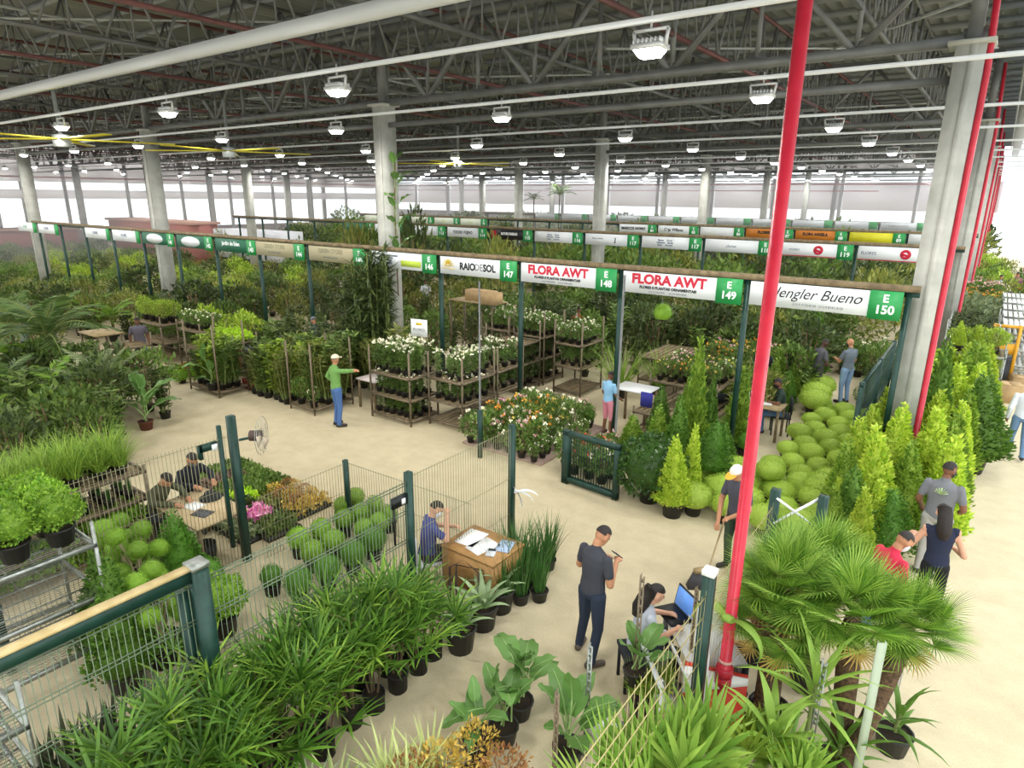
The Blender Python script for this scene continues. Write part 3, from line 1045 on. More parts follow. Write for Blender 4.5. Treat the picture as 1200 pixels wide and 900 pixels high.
def cap(b, a, c, ra, rb):
    b.tube([a, c], [ra, rb], 10)
    b.sphere(a, ra, 10, 8)
    b.sphere(c, rb, 10, 8)


def person(name, label, loc, rz, h=1.72, lean=0., headp=.25, heady=0., arms=None, legs=None, pel=.95, shirt='#333333', pants='#2b3448', shoes='#3a3531', skin='tan',
           sleeve='short', shorts=False, hair='short', hat=None, brim=None, mask=None, fem=False, vox=.013, shirt2=None, trim=None, belly=1., slim=1.):
    t = thing(name, label, 'person', loc, rz, None, h / 1.72)
    SK = SKINS[skin]
    ms = [mat('cloth_' + shirt[1:], shirt, .85, 0, shirt2, 40 if shirt2 else 6), mat('cloth_' + pants[1:], pants, .85), mat('shoe_' + shoes[1:], shoes, .7), SK, EYEM, mat('lip', '#9b5b50', .5)]
    O = np.array((0, 0, pel))
    dz = pel - .95
    up = lambda p: rotx(np.array(p, float) + np.array((0, 0, dz)), -lean, O)
    b = MB()
    seg = []          # (a, b, radius, material) used to give every face its cloth or skin
    k = (.9 if fem else 1.) * slim
    prof = [(.86, .10, .09), (.92, .165, .12 * belly), (1.0, .165, .118 * belly), (1.1, .145 if fem else .155, .105 * belly), (1.2, .16, .115 * belly), (1.3, .178, .12), (1.39, .18, .105), (1.44, .13, .08), (1.48, .06, .055)]
    V, F, n = [], [], 16
    for z, rx, ry in prof:
        for i in range(n):
            a = 2 * PI * i / n
            V.append(up((rx * k * math.cos(a), ry * math.sin(a) * .98, z)))
    for j in range(len(prof) - 1):
        for i in range(n): F.append((j * n + i, j * n + (i + 1) % n, (j + 1) * n + (i + 1) % n, (j + 1) * n + i))
    b.add(V, F)
    for o in (0, (len(prof) - 1) * n): b.F.append((np.array([[o + i for i in range(n)]]), 0))
    seg += [(up((0, 0, 1.0)), up((0, 0, 1.38)), .145, 0), (up((-.1, 0, 1.39)), up((.1, 0, 1.39)), .085, 0), (up((-.05, 0, .9)), up((.05, 0, .9)), .125, 1)]
    nk, hd = up((0, -.005, 1.46)), up((0, .015, 1.545))
    cap(b, nk, hd, .058 * k, .053)
    seg.append((nk + (hd - nk) * .35, hd, .052, 3))
    # head, turned on the neck
    def H(p):
        q = rotx(p, -headp - lean * .6, np.zeros(3))
        c, s = math.cos(heady), math.sin(heady)
        return np.array((q[0] * c - q[1] * s, q[0] * s + q[1] * c, q[2])) + hd
    hc = (0, .025, .085)
    hm = MB()
    hm.sphere((0, .012, .1), (.076, .096, .098), 16, 12)
    hm.sphere((0, .045, .045), (.056, .062, .075), 14, 10)
    hm.sphere((0, .118, .062), (.013, .02, .02), 8, 6)
    hm.sphere((0, .1, .08), (.011, .018, .03), 8, 6)
    for s in (-1, 1): hm.sphere((s * .078, .005, .075), (.014, .024, .034), 8, 6)
    b.merge(hm, H, False)
    seg.append((H((0, .01, .1)), H((0, .04, .05)), .1, 3))
    # arms and hands
    arms = arms or {}
    for s, key in ((-1, 'L'), (1, 'R')):
        sh = up((s * .178 * k, 0, 1.4))
        el, wr = arms.get(key, ((s * .245, -.04, 1.12 + dz), (s * .25, .06, .87 + dz)))
        el, wr = np.array(el, float), np.array(wr, float)
        full = sleeve == 'long'
        if sleeve == 'none':
            cap(b, sh, el, .047, .041); seg.append((sh + (el - sh) * .05, el, .045, 3)); cap(b, sh * .98 + nk * .02, sh, .06, .06)
        else:
            cap(b, sh, sh + (el - sh) * .6, .056, .056)
            seg.append((sh, sh + (el - sh) * (1 if full else .56), .064, 0))
            cap(b, sh, el, .052, .046 if not full else .056)
            if not full: seg.append((sh + (el - sh) * .66, el, .042, 3))
        cap(b, el, wr, .044 if not full else .054, .03 if not full else .042)
        seg.append((el, wr, .04, 0 if full else 3))
        d = nrm(wr - el)
        side = nrm(np.cross(d, (0, 0, 1.)) + 1e-6)
        if abs(d[2]) > .9: side = np.array((0, 1., 0))
        nn = np.cross(side, d)
        pal = wr + d * .05
        cap(b, wr, pal, .027, .032)
        for q in (-1, 1): cap(b, wr + d * .02, pal + side * q * .022 + d * .015, .022, .02)
        for i, (q, ln) in enumerate(((-.033, .058), (-.011, .07), (.011, .074), (.033, .064))):
            f0 = pal + side * q + d * .025
            f1 = f0 + (d * .85 + nn * -.35) * ln * .5
            f2 = f1 + (d * .35 + nn * -.8) * ln * .5
            cap(b, f0, f1, .0095, .009); cap(b, f1, f2, .009, .0075)
        th = wr + d * .03 + side * .032 * s
        cap(b, th, th + d * .035 + side * .024 * s - nn * .015, .012, .01)
        seg.append((wr + d * .01, wr + d * .13, .045, 3))
    # legs and shoes
    for i, s in enumerate((-1, 1)):
        hip = np.array((s * .092 * k, 0, pel - .04))
        kn, an = (legs[i] if legs else ((s * .105, .025, .49), (s * .11, -.02, .09)))[:2]
        ft = legs[i][2] if legs and len(legs[i]) > 2 else (s * .25, 1.)
        kn, an = np.array(kn, float), np.array(an, float)
        cap(b, hip, kn, .093 * k, .066)
        cap(b, kn, an, .064 if not shorts else .056, .052 if not shorts else .036)
        seg.append((hip, kn, .08, 1))
        seg.append((kn, an, .055, 3 if shorts else 1))
        fd = nrm(np.array((ft[0], ft[1], 0.)))
        toe = an + fd * .15 + np.array((0, 0, -.05))
        cap(b, an + np.array((0, 0, -.04)) - fd * .04, toe, .043, .04)
        seg.append((an + np.array((0, 0, -.045)) - fd * .05, toe, .045, 2))
    raw = bpy.data.objects.new('raw', b.build('raw', SK))
    COL.objects.link(raw)
    md = raw.modifiers.new('r', 'REMESH')
    md.mode, md.voxel_size = 'VOXEL', vox
    sm = raw.modifiers.new('s', 'SMOOTH')
    sm.factor, sm.iterations = .5, 3
    dg = bpy.context.evaluated_depsgraph_get()
    me = bpy.data.meshes.new_from_object(raw.evaluated_get(dg))
    bpy.data.objects.remove(raw)
    nv, nf = len(me.vertices), len(me.polygons)
    V = np.empty(nv * 3); me.vertices.foreach_get('co', V); V = V.reshape(-1, 3)
    F = np.empty(len(me.loops), int); me.loops.foreach_get('vertex_index', F); F = F.reshape(-1, 4)
    bpy.data.meshes.remove(me)
    C = V[F].mean(1)
    best, bm = np.full(nf, 9.), np.zeros(nf, int)
    for a, c, r, m in seg:
        ac = c - a
        tt = np.clip(((C - a) @ ac) / (ac @ ac + 1e-9), 0, 1)
        dd = np.linalg.norm(C - a - tt[:, None] * ac, axis=1) - r
        q = dd < best
        best[q], bm[q] = dd[q], m
    if shorts: bm[(bm == 3) & (C[:, 2] > .42) & (C[:, 2] < .6) & (np.abs(C[:, 0]) < .2)] = 1
    f = MB()
    f.add(V, F[:0].reshape(-1, 4), 0)
    for m in range(4):
        if (bm == m).any(): f.F.append((F[bm == m], m))
    e = MB()
    for s in (-1, 1): e.sphere((s * .031, .101, .092), (.012, .008, .007), 8, 6, 4)
    e.sphere((0, .104, .028), (.022, .007, .006), 8, 6, 5)
    f.merge(e, H)
    part('body', (f, ms, True), t)
    hb = MB()

    def shell(keep, R, c=(0, .008, .104), n=20, m=16, bb=hb, th=.006):
        V, F = [], []
        for i in range(m + 1):
            q = PI * i / m
            for j in range(n):
                a = 2 * PI * j / n
                V.append((c[0] + R[0] * math.sin(q) * math.cos(a), c[1] + R[1] * math.sin(q) * math.sin(a), c[2] + R[2] * math.cos(q)))
        for i in range(m):
            for j in range(n):
                ff = (i * n + j, (i + 1) * n + j, (i + 1) * n + (j + 1) % n, i * n + (j + 1) % n)
                if keep(np.mean([V[x] for x in ff], 0)): F.append(ff)
        bb.add([H(v) for v in V], F)
    if hair in ('short', 'long', 'bun'):
        shell(lambda p: p[2] > .146 or (p[1] < -.012 and p[2] > (.1 if hair == 'short' else .0)), (.083, .104, .106))
        if hair == 'long':
            hb.tube([H((0, -.06, .14)), H((0, -.085, .05)), up((0, -.10, 1.42)), up((0, -.115, 1.32))], [.075, .085, .09, .05], 10)
        if hair == 'bun': hb.sphere(H((0, -.1, .1)), (.05, .05, .05), 10, 8)
        part('hair', (hb, HAIRM, True), t)
    if hat:
        hb2 = MB()
        shell(lambda p: p[2] > .125, (.09, .111, .112), bb=hb2)
        bo = brim or hat
        V = [H((.075 * math.cos(a), .06 + (.13 if q else .0) * max(math.sin(a), 0) ** .7 + .03, .135 - .015 * q)) for q in (0, 1) for a in np.linspace(0, PI, 9)]
        b2 = MB().add(V, [(i, i + 1, i + 10, i + 9) for i in range(8)])
        hp = part('cap', (hb2, mat('cap_' + hat[1:], hat, .8), True), t)
        part('cap_peak', (b2, mat('cap_' + bo[1:], bo, .8), True), hp)
    if mask:
        mb_ = MB()
        shell(lambda p: p[1] > .03 and p[2] < .075, (.066, .082, .085), c=(0, .046, .05), bb=mb_)
        part('face_mask', (mb_, mat('mask_' + mask[1:], mask, .8), True), t)
    return t
# ------------------------------------------------------------------ fences
def wires(a, b, z0, z1, step=.05, r=.0028, hs=(.03, .22, .42, .62, .82, .98), dbl=.0, rh=None, m=WIRE):
    a, b = np.array(a, float), np.array(b, float)
    n = int(np.linalg.norm(b - a) / step)
    mb = MB()
    V, F = [], []
    d = nrm(b - a)
    q = np.array((-d[1], d[0]))
    for i in range(n + 1):
        p = a + (b - a) * i / n
        mb.bar((p[0], p[1], z0), (p[0], p[1], z1), r * 2)
    for h in hs:
        z = z0 + (z1 - z0) * h
        for o in ((-dbl, dbl) if dbl else (0,)):
            mb.bar((a[0], a[1], z + o), (b[0], b[1], z + o), (rh or r) * 2)
    return mb, m


def fpost(t, x, y, h, wd=.08, capm=None):
    part('post', (MB().box((0, 0, h / 2), (wd, wd, h)).box((0, wd * .6, h * .4), (wd * .35, wd * .25, .1)), GREENPOST), t, (x, y, 0))
    if capm: part('post_cap', (MB().box((0, 0, 0), (wd * 1.15, wd * 1.15, .05)), capm), t, (x, y, h + .02))


FX = -5.22
f = thing('mesh_fence', 'tall green wire fence with board topped rail running beside the lady palms', 'fence', (0, 0, 0))
for y, wd in ((-.3, .09), (2.42, .14), (5.04, .08), (7.16, .08)): fpost(f, FX, y, 2.1 if y != 2.42 else 2.12, wd, GALV if y == 2.42 else None)
part('post', (MB().box((0, 0, .95), (.08, .08, 1.9)), GREENPOST), f, (FX - .09, 2.30, 0))
part('rail', (MB().box((FX, 1.05, 2.06), (.06, 2.7, .12)), GREENPOST), f)
part('rail_board', (MB().box((FX, 1.05, 2.135), (.09, 2.7, .03)), mat('yellow_board', '#d2bd8b', .7, 0, '#bda670', 9)), f)
for y0, y1 in ((-.3, 2.42), (2.42, 5.04)): part('wire_mesh', wires((FX, y0), (FX, y1), .05, 2.0, hs=(.02, .18, .2, .38, .4, .58, .6, .78, .8, .97, .99), rh=.0045), f)
part('wire_mesh', wires((FX, 5.1), (FX, 7.12), .08, 2.05, hs=(.01, .3, .6, .99), m=mat('gate_wire', '#8c8a68', .5)), f)
part('lock_box', (MB().box((0, 0, 0), (.05, .24, .13)).box((0, -.09, -.3), (.02, .02, .5)), mat('black_lock_paint', '#17191a', .4)), f, (FX, 4.87, 1.78))
part('lock_label', (MB().box((.03, 0, 0), (.005, .06, .07)), PAPER), f, (FX, 4.92, 1.77))

f = thing('mesh_fence', 'wire fence with lock box standing behind the table of two seated people', 'fence', (0, 0, 0))
fpost(f, -8.25, 4.58, 2.3, .1)
fpost(f, -8.25, 1.6, 2.05, .08)
part('post', (MB().box((0, 0, .85), (.05, .05, 1.9)), GREENPOST), f, (-8.27, 4.4, .4))
part('wire_mesh', wires((-8.25, 1.6), (-8.25, 4.5), .05, 2.05, hs=(.02, .3, .6, .98), m=mat('gate_wire', '#8c8a68', .5)), f)
part('lock_box', (MB().box((0, 0, 0), (.06, .26, .1)).box((0, -.11, -.05), (.06, .05, .2)), GREENPOST), f, (-8.25, 4.2, 1.95))
part('lock_label', (MB().box((.04, 0, 0), (.005, .08, .09)), PAPER), f, (-8.25, 4.28, 1.93))
f = thing('low_fence', 'low wire fence enclosing the pots of round boxwood', 'fence', (0, 0, 0))
fpost(f, -7.98, 6.3, 1.12, .07)
part('wire_mesh', wires((-7.98, 4.7), (-7.98, 6.3), .05, 1.08, .055, hs=(.02, .5, .98), m=mat('gate_wire', '#8c8a68', .5)), f)
part('wire_mesh', wires((-7.98, 6.33), (-5.4, 6.42), .05, 1.08, .055, hs=(.02, .5, .98), m=mat('gate_wire', '#8c8a68', .5)), f)

t = thing('tall_pole', 'thin pole on a green post rising to the sign with the yellow sun', 'pole', (-7.97, 9.8, 0))
part('post', (MB().box((0, 0, .53), (.08, .08, 1.06)), GREENPOST), t)
part('upper_pole', (MB().tube([(0, 0, 1.05), (0, 0, 3.7)], .018, 6), DARKSTEEL), t)
t = thing('tall_pole', 'thin grey pole standing beside the child in the light blue shirt', 'pole', (-6.05, 12.2, 0))
part('upper_pole', (MB().tube([(0, 0, 0), (0, 0, 3.75)], .025, 6), DARKSTEEL), t)

t = thing('low_gate', 'low dark green barred gate leaf standing open before the rose pots', 'gate', (-5.95, 9.84, 0), math.atan2(-.1, 1.2))
L = 1.24
part('frame', (MB().box((.07, 0, .54), (.14, .1, 1.08)).box((L - .05, 0, .54), (.1, .1, 1.04)).box((L / 2, 0, 1.03), (L, .1, .09)).box((L / 2, 0, .1), (L, .1, .1)), GREENPOST), t)
bm_ = MB().box((.18, 0, .56), (.012, .012, .9)).build('bar', GREENPOST)
for i in range(17): part('bar', bm_, t, (i * (L - .3) / 16, 0, 0))

f = thing('mesh_fence', 'wire fence with pale wires beside the red pole and tall fan palms', 'fence', (0, 0, 0))
for y in (5.1, 7.25): fpost(f, -1.53, y, 2.1, .1, PAPER if y < 6 else None)
fpost(f, -1.05, 7.4, 2.1, .1)
part('wire_mesh', wires((-1.53, 2.2), (-1.53, 5.05), .05, 1.95, .1, .0013, hs=(.3, .45, .6, .75, .86, .97), rh=.0038, m=YWIRE), f)
part('wire_mesh', wires((-1.53, 5.15), (-1.53, 7.2), .05, 1.95, .1, .0013, hs=(.1, .3, .5, .7, .84, .97), rh=.0035, m=YWIRE), f)
part('brace', (MB().bar((-1.5, 7.2, 1.7), (-1.1, 7.4, 2.05), .025).bar((-1.5, 7.2, 2.02), (-1.1, 7.4, 1.7), .025), PAPER), f)
f = thing('mesh_fence', 'green wire side fence of the stall numbered 150 behind the lime conifers', 'fence', (0, 0, 0))
for y in (12.9, 15.2, 17.4): fpost(f, -1.5, y, 2.1, .09)
part('rail', (MB().box((-1.5, 15.15, 2.05), (.05, 4.6, .06)).box((-1.5, 15.15, 1.1), (.05, 4.6, .06)), GREENPOST), f)
part('wire_mesh', wires((-1.5, 12.9), (-1.5, 17.4), .05, 2.0, .1, .0035, hs=(.2, .4, .6, .8), rh=.006, m=GREENPOST), f)

# the leaning looking red riser at the front
t = thing('red_pole', 'tall bright red steel pole beside the front fence', 'pole', (-1.41, 5.5, 0))
part('shaft', (MB().tube([(0, 0, .8), (.0, 0, 10.0)], .055, 14), PIPERED, True), t)
part('coupling', (MB().lathe([(.055, -.05), (.085, -.045), (.085, .045), (.055, .05)], 14), PIPERED, True), t, (0, 0, .86))
part('coupling', (MB().lathe([(.055, -.05), (.08, -.045), (.08, .045), (.055, .05)], 14), PIPERED, True), t, (0, 0, .76))
part('shaft_foot', (MB().tube([(0, 0, 0), (0, 0, .82)], .045, 12), PIPERED, True), t)
for z in (.98, 1.46): part('cord', (MB().lathe([(.056, -.015), (.068, -.01), (.068, .01), (.056, .015)], 12), mat('pink_cord', '#d9a9a0', .7)), t, (0, 0, z))

# slotted steel angle posts
def slotted(label, loc, h, m, w=.05):
    t = thing('slotted_post', label, 'post', loc, rng.uniform(-.4, .4))
    b = MB()
    n = int(h / .1)
    for s in (-1, 1): b.box((s * w * .36, 0, h / 2), (w * .28, .006, h)).box((-w / 2, w * .5 + s * w * .36, h / 2), (.006, w * .28, h))
    for i in range(n + 1): b.box((0, 0, min(i * .1, h - .02)), (w * .5, .006, .045)).box((-w / 2, w * .5, min(i * .1, h - .02)), (.006, w * .5, .045))
    part('angle_bar', (b, m), t)
slotted('slotted brown steel post in front of the seated woman in the pale top', G(753, 675, 1.75) - np.array((0, 0, 1.75)), 1.75, RUST)
slotted('grey slotted post beside the standing man\'s feet', G(692, 757, 1.3) - np.array((0, 0, 1.3)), 1.3, GALV)
slotted('brown slotted post beside the potted big leaf plants', G(653, 812, 1.25) - np.array((0, 0, 1.25)), 1.25, RUST)
slotted('slotted brown steel post just behind the open laptop', G(817, 690, 1.5) - np.array((0, 0, 1.5)), 1.5, RUST)
slotted('pale slotted post under the middle fan palm crown', G(967, 775, 1.45) - np.array((0, 0, 1.45)), 1.45, GALV)
slotted('white slotted post at the edge of the aisle by the jeans leg', G(1076, 690, 1.3) - np.array((0, 0, 1.3)), 1.3, mat('white_steel', '#d8dadb', .5))
p = G(1032, 760, 1.75)
t = thing('board_post', 'pale green broad post leaning beside the palm trunk', 'post', (p[0], p[1], 0), .3)
part('plank', (MB().box((0, 0, .9), (.06, .02, 1.8)).box((.035, .02, .9), (.012, .04, 1.8)), mat('pale_green_plank', '#a9b59c', .7)), t)


# ------------------------------------------------------------------ racks, trolleys, tables
SHEET = mat('rack_ply', '#9c8a68', .85, 0, '#75654b', 8, .3)


def trolley(label, x0, x1, y0, y1, h, levels, group=None, m=RUST, board=SHEET, rz=0., post=.035, slats=0, name='plant_trolley'):
    cx, cy, wx, wy = (x0 + x1) / 2, (y0 + y1) / 2, x1 - x0, y1 - y0
    t = thing(name, label, 'trolley', (cx, cy, 0), rz, group)
    pm = MB().box((0, 0, h / 2), (post, post, h)).build('post', m)
    for sx in (-1, 1):
        for sy in (-1, 1): part('post', pm, t, (sx * (wx / 2 - post / 2), sy * (wy / 2 - post / 2), 0))
    for z in levels:
        b = MB()
        for s in (-1, 1): b.box((0, s * (wy / 2 - .02), z), (wx, .035, .05)).box((s * (wx / 2 - .02), 0, z), (.035, wy, .05))
        sh = part('shelf', (b, m), t)
        if slats:
            bb = MB()
            if slats == 1:
                for i in range(8): bb.box((-wx / 2 + wx * (i + .5) / 8, 0, z), (wx / 11, wy - .04, .015))
                part('shelf_board', (bb, board), sh)
            else:
                for i in range(int(wx / .05)): bb.box((-wx / 2 + .05 * (i + .5), 0, z + .012), (.005, wy - .04, .005))
                for i in range(int(wy / .25)): bb.box((0, -wy / 2 + .25 * (i + .5), z + .005), (wx - .04, .007, .007))
                for i in (-1, 0, 1): bb.box((wx * .22 * i, 0, z), (.02, wy - .04, .012))
                part('shelf_wires', (bb, board), sh)
        else: part('shelf_board', (MB().box((0, 0, z + .012), (wx - .05, wy - .05, .015)), board), sh)
    return t


def table(name, label, x0, x1, y0, y1, h, top, legm, tth=.03, rz=0., apron=0.):
    cx, cy, wx, wy = (x0 + x1) / 2, (y0 + y1) / 2, x1 - x0, y1 - y0
    t = thing(name, label, 'table', (cx, cy, 0), rz)
    part('tabletop', (MB().box((0, 0, h - tth / 2), (wx, wy, tth)), top), t)
    lm = MB().box((0, 0, (h - tth) / 2), (.05, .05, h - tth)).build('leg', legm)
    for sx in (-1, 1):
        for sy in (-1, 1): part('leg', lm, t, (sx * (wx / 2 - .06), sy * (wy / 2 - .06), 0))
    if apron: part('side_panel', (MB().box((0, -wy / 2 + .03, h - apron / 2 - .03), (wx - .02, .02, apron)).box((wx / 2 - .02, 0, h - apron / 2 - .03), (.02, wy - .06, apron)), top), t)
    return t


def stool(label, loc, rz, m):
    t = thing('stool', label, 'stool', loc, rz)
    part('seat', (MB().box((0, 0, .44), (.36, .36, .04)), m), t)
    lm = MB().box((0, 0, .22), (.03, .03, .44)).build('leg', m)
    for sx in (-1, 1):
        for sy in (-1, 1): part('leg', lm, t, (sx * .15, sy * .15, 0))
    return t


def chair(label, loc, rz, m):
    t = thing('chair', label, 'chair', loc, rz)
    part('seat', (MB().box((0, 0, .44), (.42, .42, .03)), m), t)
    part('backrest', (MB().box((0, -.2, .72), (.42, .03, .34)), m), t)
    lm = MB().box((0, 0, .22), (.03, .03, .44)).build('leg', m)
    for sx in (-1, 1):
        for sy in (-1, 1): part('leg', lm, t, (sx * .18, sy * .18, 0))
    part('back_post', (MB().bar((-.18, -.19, .45), (-.18, -.21, .88), .025).bar((.18, -.19, .45), (.18, -.21, .88), .025), m), t)
    return t
# ------------------------------------------------------------------ the man with the phone and the other people near the front
hero = G(690, 772)
rzh = -.28
person('person', 'man in dark grey t-shirt standing alone on the open floor, looking at a phone', hero, rzh, 1.73, lean=.06, headp=.62, heady=-.15, vox=.0075,
       arms={'L': ((-.26, .04, 1.14), (-.12, .27, 1.2)), 'R': ((.25, .02, 1.13), (.07, .3, 1.22))},
       legs=[((-.15, .05, .49), (-.2, .03, .09), (-.45, 1)), ((.12, -.0, .49), (.13, -.1, .09), (.35, 1))],
       shirt='#3d3f46', pants='#2a3446', shoes='#5b5046', skin='tan', slim=1.04)


def at(base, rz, v):
    c, s = math.cos(rz), math.sin(rz)
    return (base[0] + v[0] * c - v[1] * s, base[1] + v[0] * s + v[1] * c, base[2] + v[2])


t = thing('phone', 'phone held by the standing man in the dark grey t-shirt', 'phone', at(hero, rzh, (.0, .385, 1.27)), rzh)
t.rotation_euler = (-.75, 0, rzh)
part('case', (MB().box((0, 0, 0), (.078, .152, .009)), mat('phone_case', '#1b1c20', .4)), t)
part('screen', (MB().box((0, 0, .006), (.068, .14, .002)), mat('phone_screen', '#8d97a6', .2)), t)

SIT = lambda dx=0: [((-.11 + dx, .42, .5), (-.12 + dx, .4, .09)), ((.11 + dx, .42, .5), (.12 + dx, .42, .09))]
# woman at the laptop
pw = G(747, 748, .6)
pw = np.array((pw[0], pw[1], 0))
WR = -.85
person('person', 'dark haired woman in a pale grey top sitting at the open laptop', pw, WR, 1.66, lean=.2, headp=.25, pel=.55, legs=SIT(), fem=True, hair='long', shirt='#b9bec8', pants='#2d3038', skin='fair',
       arms={'L': ((-.27, .14, .8), (-.15, .38, .83)), 'R': ((.27, .14, .8), (.15, .38, .83))})
stool('dark stool under the woman at the open laptop', (pw[0], pw[1], 0), WR, DARKCLOTH)
dk = at(pw, WR, (.15, .66, 0))
t = table('desk', 'small desk carrying the open laptop beside the red pole', dk[0] - .5, dk[0] + .5, dk[1] - .3, dk[1] + .3, .74, mat('white_laminate', '#d5d6d6', .5), DARKSTEEL, rz=WR)
lp = np.array(at(pw, WR, (-.12, .66, .74))) + np.array((-.2, -.1, 0))
t = thing('laptop', 'open black laptop with a blue window on its screen, on the small desk', 'laptop', lp, WR + .25)
part('base', (MB().box((0, 0, .012), (.36, .25, .022)), mat('laptop_black', '#1c1d20', .4)), t)
lid = part('lid', (MB().box((0, .02, .13), (.38, .015, .27)), mat('laptop_black', '#1c1d20', .4)), t, (0, .13, .01), (-.2, 0, 0))
part('screen', (MB().box((0, .0105, .132), (.35, .004, .225)), mat('screen_blue', '#5f8fd8', .4, emit=.55)), lid)
person('person', 'person in red and black bending over papers just beyond the laptop', at(pw, WR, (.2, 1.5, 0)), WR + PI, 1.62, lean=.55, headp=.6, pel=.6, legs=SIT(), shirt='#26262c', shirt2='#a13444', pants='#26282e', skin='tan', hair='long',
       arms={'L': ((-.27, .3, .85), (-.15, .55, .8)), 'R': ((.27, .3, .85), (.15, .55, .8))})
# man with the cap and broom partly behind the red pole
mc = G(857, 668)
person('person', 'man in grey t-shirt and white cap sweeping, half hidden by the red pole', mc, 2.75, 1.7, lean=.12, headp=.35, shirt='#4c4d57', pants='#3a4a3a', skin='tan', hair='short', hat='#e8e4d8', brim='#e0a93a',
       arms={'L': ((-.25, .1, 1.12), (-.1, .3, 1.0)), 'R': ((.25, .08, 1.1), (.08, .32, .85))})
br = G(822, 690)
t = thing('broom', 'broom with dark bristles swept over the floor beside the red pole', 'broom', br, .6)
part('handle', (MB().tube([(.1, .1, .25), (.55, .75, 1.15)], .013, 6), WOOD), t)
part('bristles', (MB().hexa([(-.2, -.04, 0), (.2, -.04, 0), (.2, .1, 0), (-.2, .1, 0), (-.1, .05, .2), (.14, .05, .2), (.14, .12, .22), (-.1, .12, .22)]), mat('broom_bristles', '#4b4a4e', .95)), t)
part('block', (MB().box((.02, .1, .24), (.26, .07, .06), rz=.3), WOOD), t)

# people in the right aisle
p = G(1045, 720)
rm = np.array((-.42, 7.75, 0))
person('person', 'man in bright red polo shirt and pale mask behind the fan palms', rm, -.75, 1.72, lean=.3, headp=.55, shirt='#cf2f4c', pants='#6f92c8', skin='tan', shoes='#6b5144', mask='#d8dadf',
       arms={'L': ((-.25, .14, 1.06), (-.1, .34, .98)), 'R': ((.25, .1, 1.06), (.1, .34, .98))}, legs=[((-.15, .15, .49), (-.16, .0, .09), (-.2, 1)), ((.14, .22, .5), (.16, .25, .09), (.3, 1))])
wn = np.array((.1, 8.95, 0))
person('person', 'woman in sleeveless navy top and black skirt facing away, phone in hand', wn, .25, 1.66, lean=.1, headp=.5, fem=True, sleeve='none', shirt='#22293f', pants='#15161b', skin='fair', hair='long', vox=.011,
       arms={'L': ((-.3, .08, 1.12), (-.24, .3, 1.16)), 'R': ((.29, .02, 1.1), (.23, .24, 1.08))})
gm = np.array((.02, 10.35, 0))
person('person', 'man in grey polo with printed back and dark face mask walking up the aisle', gm, -.15, 1.75, lean=.05, headp=.12, heady=-.5, shirt='#75777c', pants='#b2b0ab', skin='brown', mask='#2f3434', vox=.011,
       arms={'L': ((-.27, .0, 1.12), (-.24, .2, .93)), 'R': ((.27, .02, 1.12), (.22, .25, 1.0))}, slim=1.08)
t = thing('shirt_print', 'pale green leaf print on the back of the grey polo shirt', 'print', (gm[0] - .02, gm[1] - .135, 1.36), -.15)
b = MB()
for a in np.linspace(.2, PI - .2, 7): b.bar((0, 0, -.02), (.085 * math.cos(a), 0, .075 * math.sin(a)), .022, .006)
part('leaf_mark', (b, mat('print_green', '#a9bf86', .8)), t)
person('person', 'man in white shirt and light jeans walking away along the aisle', G(1187, 537), .1, 1.7, shirt='#dfe3ea', sleeve='long', pants='#6f8fb4', skin='brown', lean=.05,
       legs=[((-.1, .1, .5), (-.1, .12, .09), (0, 1)), ((.1, -.02, .5), (.11, -.2, .13), (0, 1))])
# seated man at the wooden table in stall 150
sm_ = G(912, 508)
person('person', 'bearded man in dark green polo sitting behind the wooden table', sm_, 1.9, 1.72, lean=.15, headp=.25, pel=.55, legs=SIT(), shirt='#25362f', pants='#5b7aa6', skin='brown', mask='#1d1d1f',
       arms={'L': ((-.3, .12, .8), (-.1, .36, .8)), 'R': ((.3, .12, .8), (.12, .36, .8))})
person('person', 'man in dark checked shirt standing at the edge of the stall path', G(952, 470), -.7, 1.72, shirt='#57565c', pants='#4c4a48', skin='deep', headp=.5, lean=.1,
       arms={'L': ((-.27, .08, 1.1), (-.15, .28, .98)), 'R': ((.27, .05, 1.1), (.12, .3, 1.0))})
person('person', 'bald man in grey shirt and pale jeans standing in the stall path', G(987, 472), 1.0, 1.75, shirt='#6d7680', pants='#8aa6cc', skin='tan', hair='none', mask='#26282a', headp=.2,
       arms={'L': ((-.24, .1, 1.14), (-.08, .36, 1.15)), 'R': ((.26, .06, 1.12), (.1, .34, 1.12))}, slim=1.05)
person('person', 'person in black with a bag standing behind the wooden table', G(888, 478), .3, 1.68, shirt='#222428', pants='#24262b', skin='brown', sleeve='long')
# people further off
person('person', 'man in bright green t-shirt, jeans and cap with one arm stretched out', G(397, 499), -.35, 1.72, shirt='#5f9a4c', shirt2='#86a95f', pants='#4e6fa5', skin='tan', hat='#e6ddc0', headp=.05, heady=.5, slim=1.1, vox=.011,
       arms={'L': ((-.34, -.08, 1.16), (-.22, .1, .98)), 'R': ((.46, .1, 1.44), (.72, .22, 1.5))}, sleeve='long')
person('person', 'child in light blue shirt and pink shorts standing by the table', G(711, 509), -.3, 1.5, shirt='#8fbfe0', pants='#d98a98', shorts=True, skin='brown', shoes='#2c2927',
       arms={'L': ((-.24, .04, 1.12), (-.15, .2, .9)), 'R': ((.24, .04, 1.12), (.2, .24, 1.0))})
person('person', 'worker in grey shirt and shorts walking past the empty shelf trolley', G(169, 434), -1.9, 1.68, shirt='#6a6570', pants='#5a6676', shorts=True, skin='brown', lean=.12,
       legs=[((-.1, .16, .5), (-.1, .1, .09), (0, 1)), ((.1, -.02, .5), (.11, -.28, .16), (0, 1))])
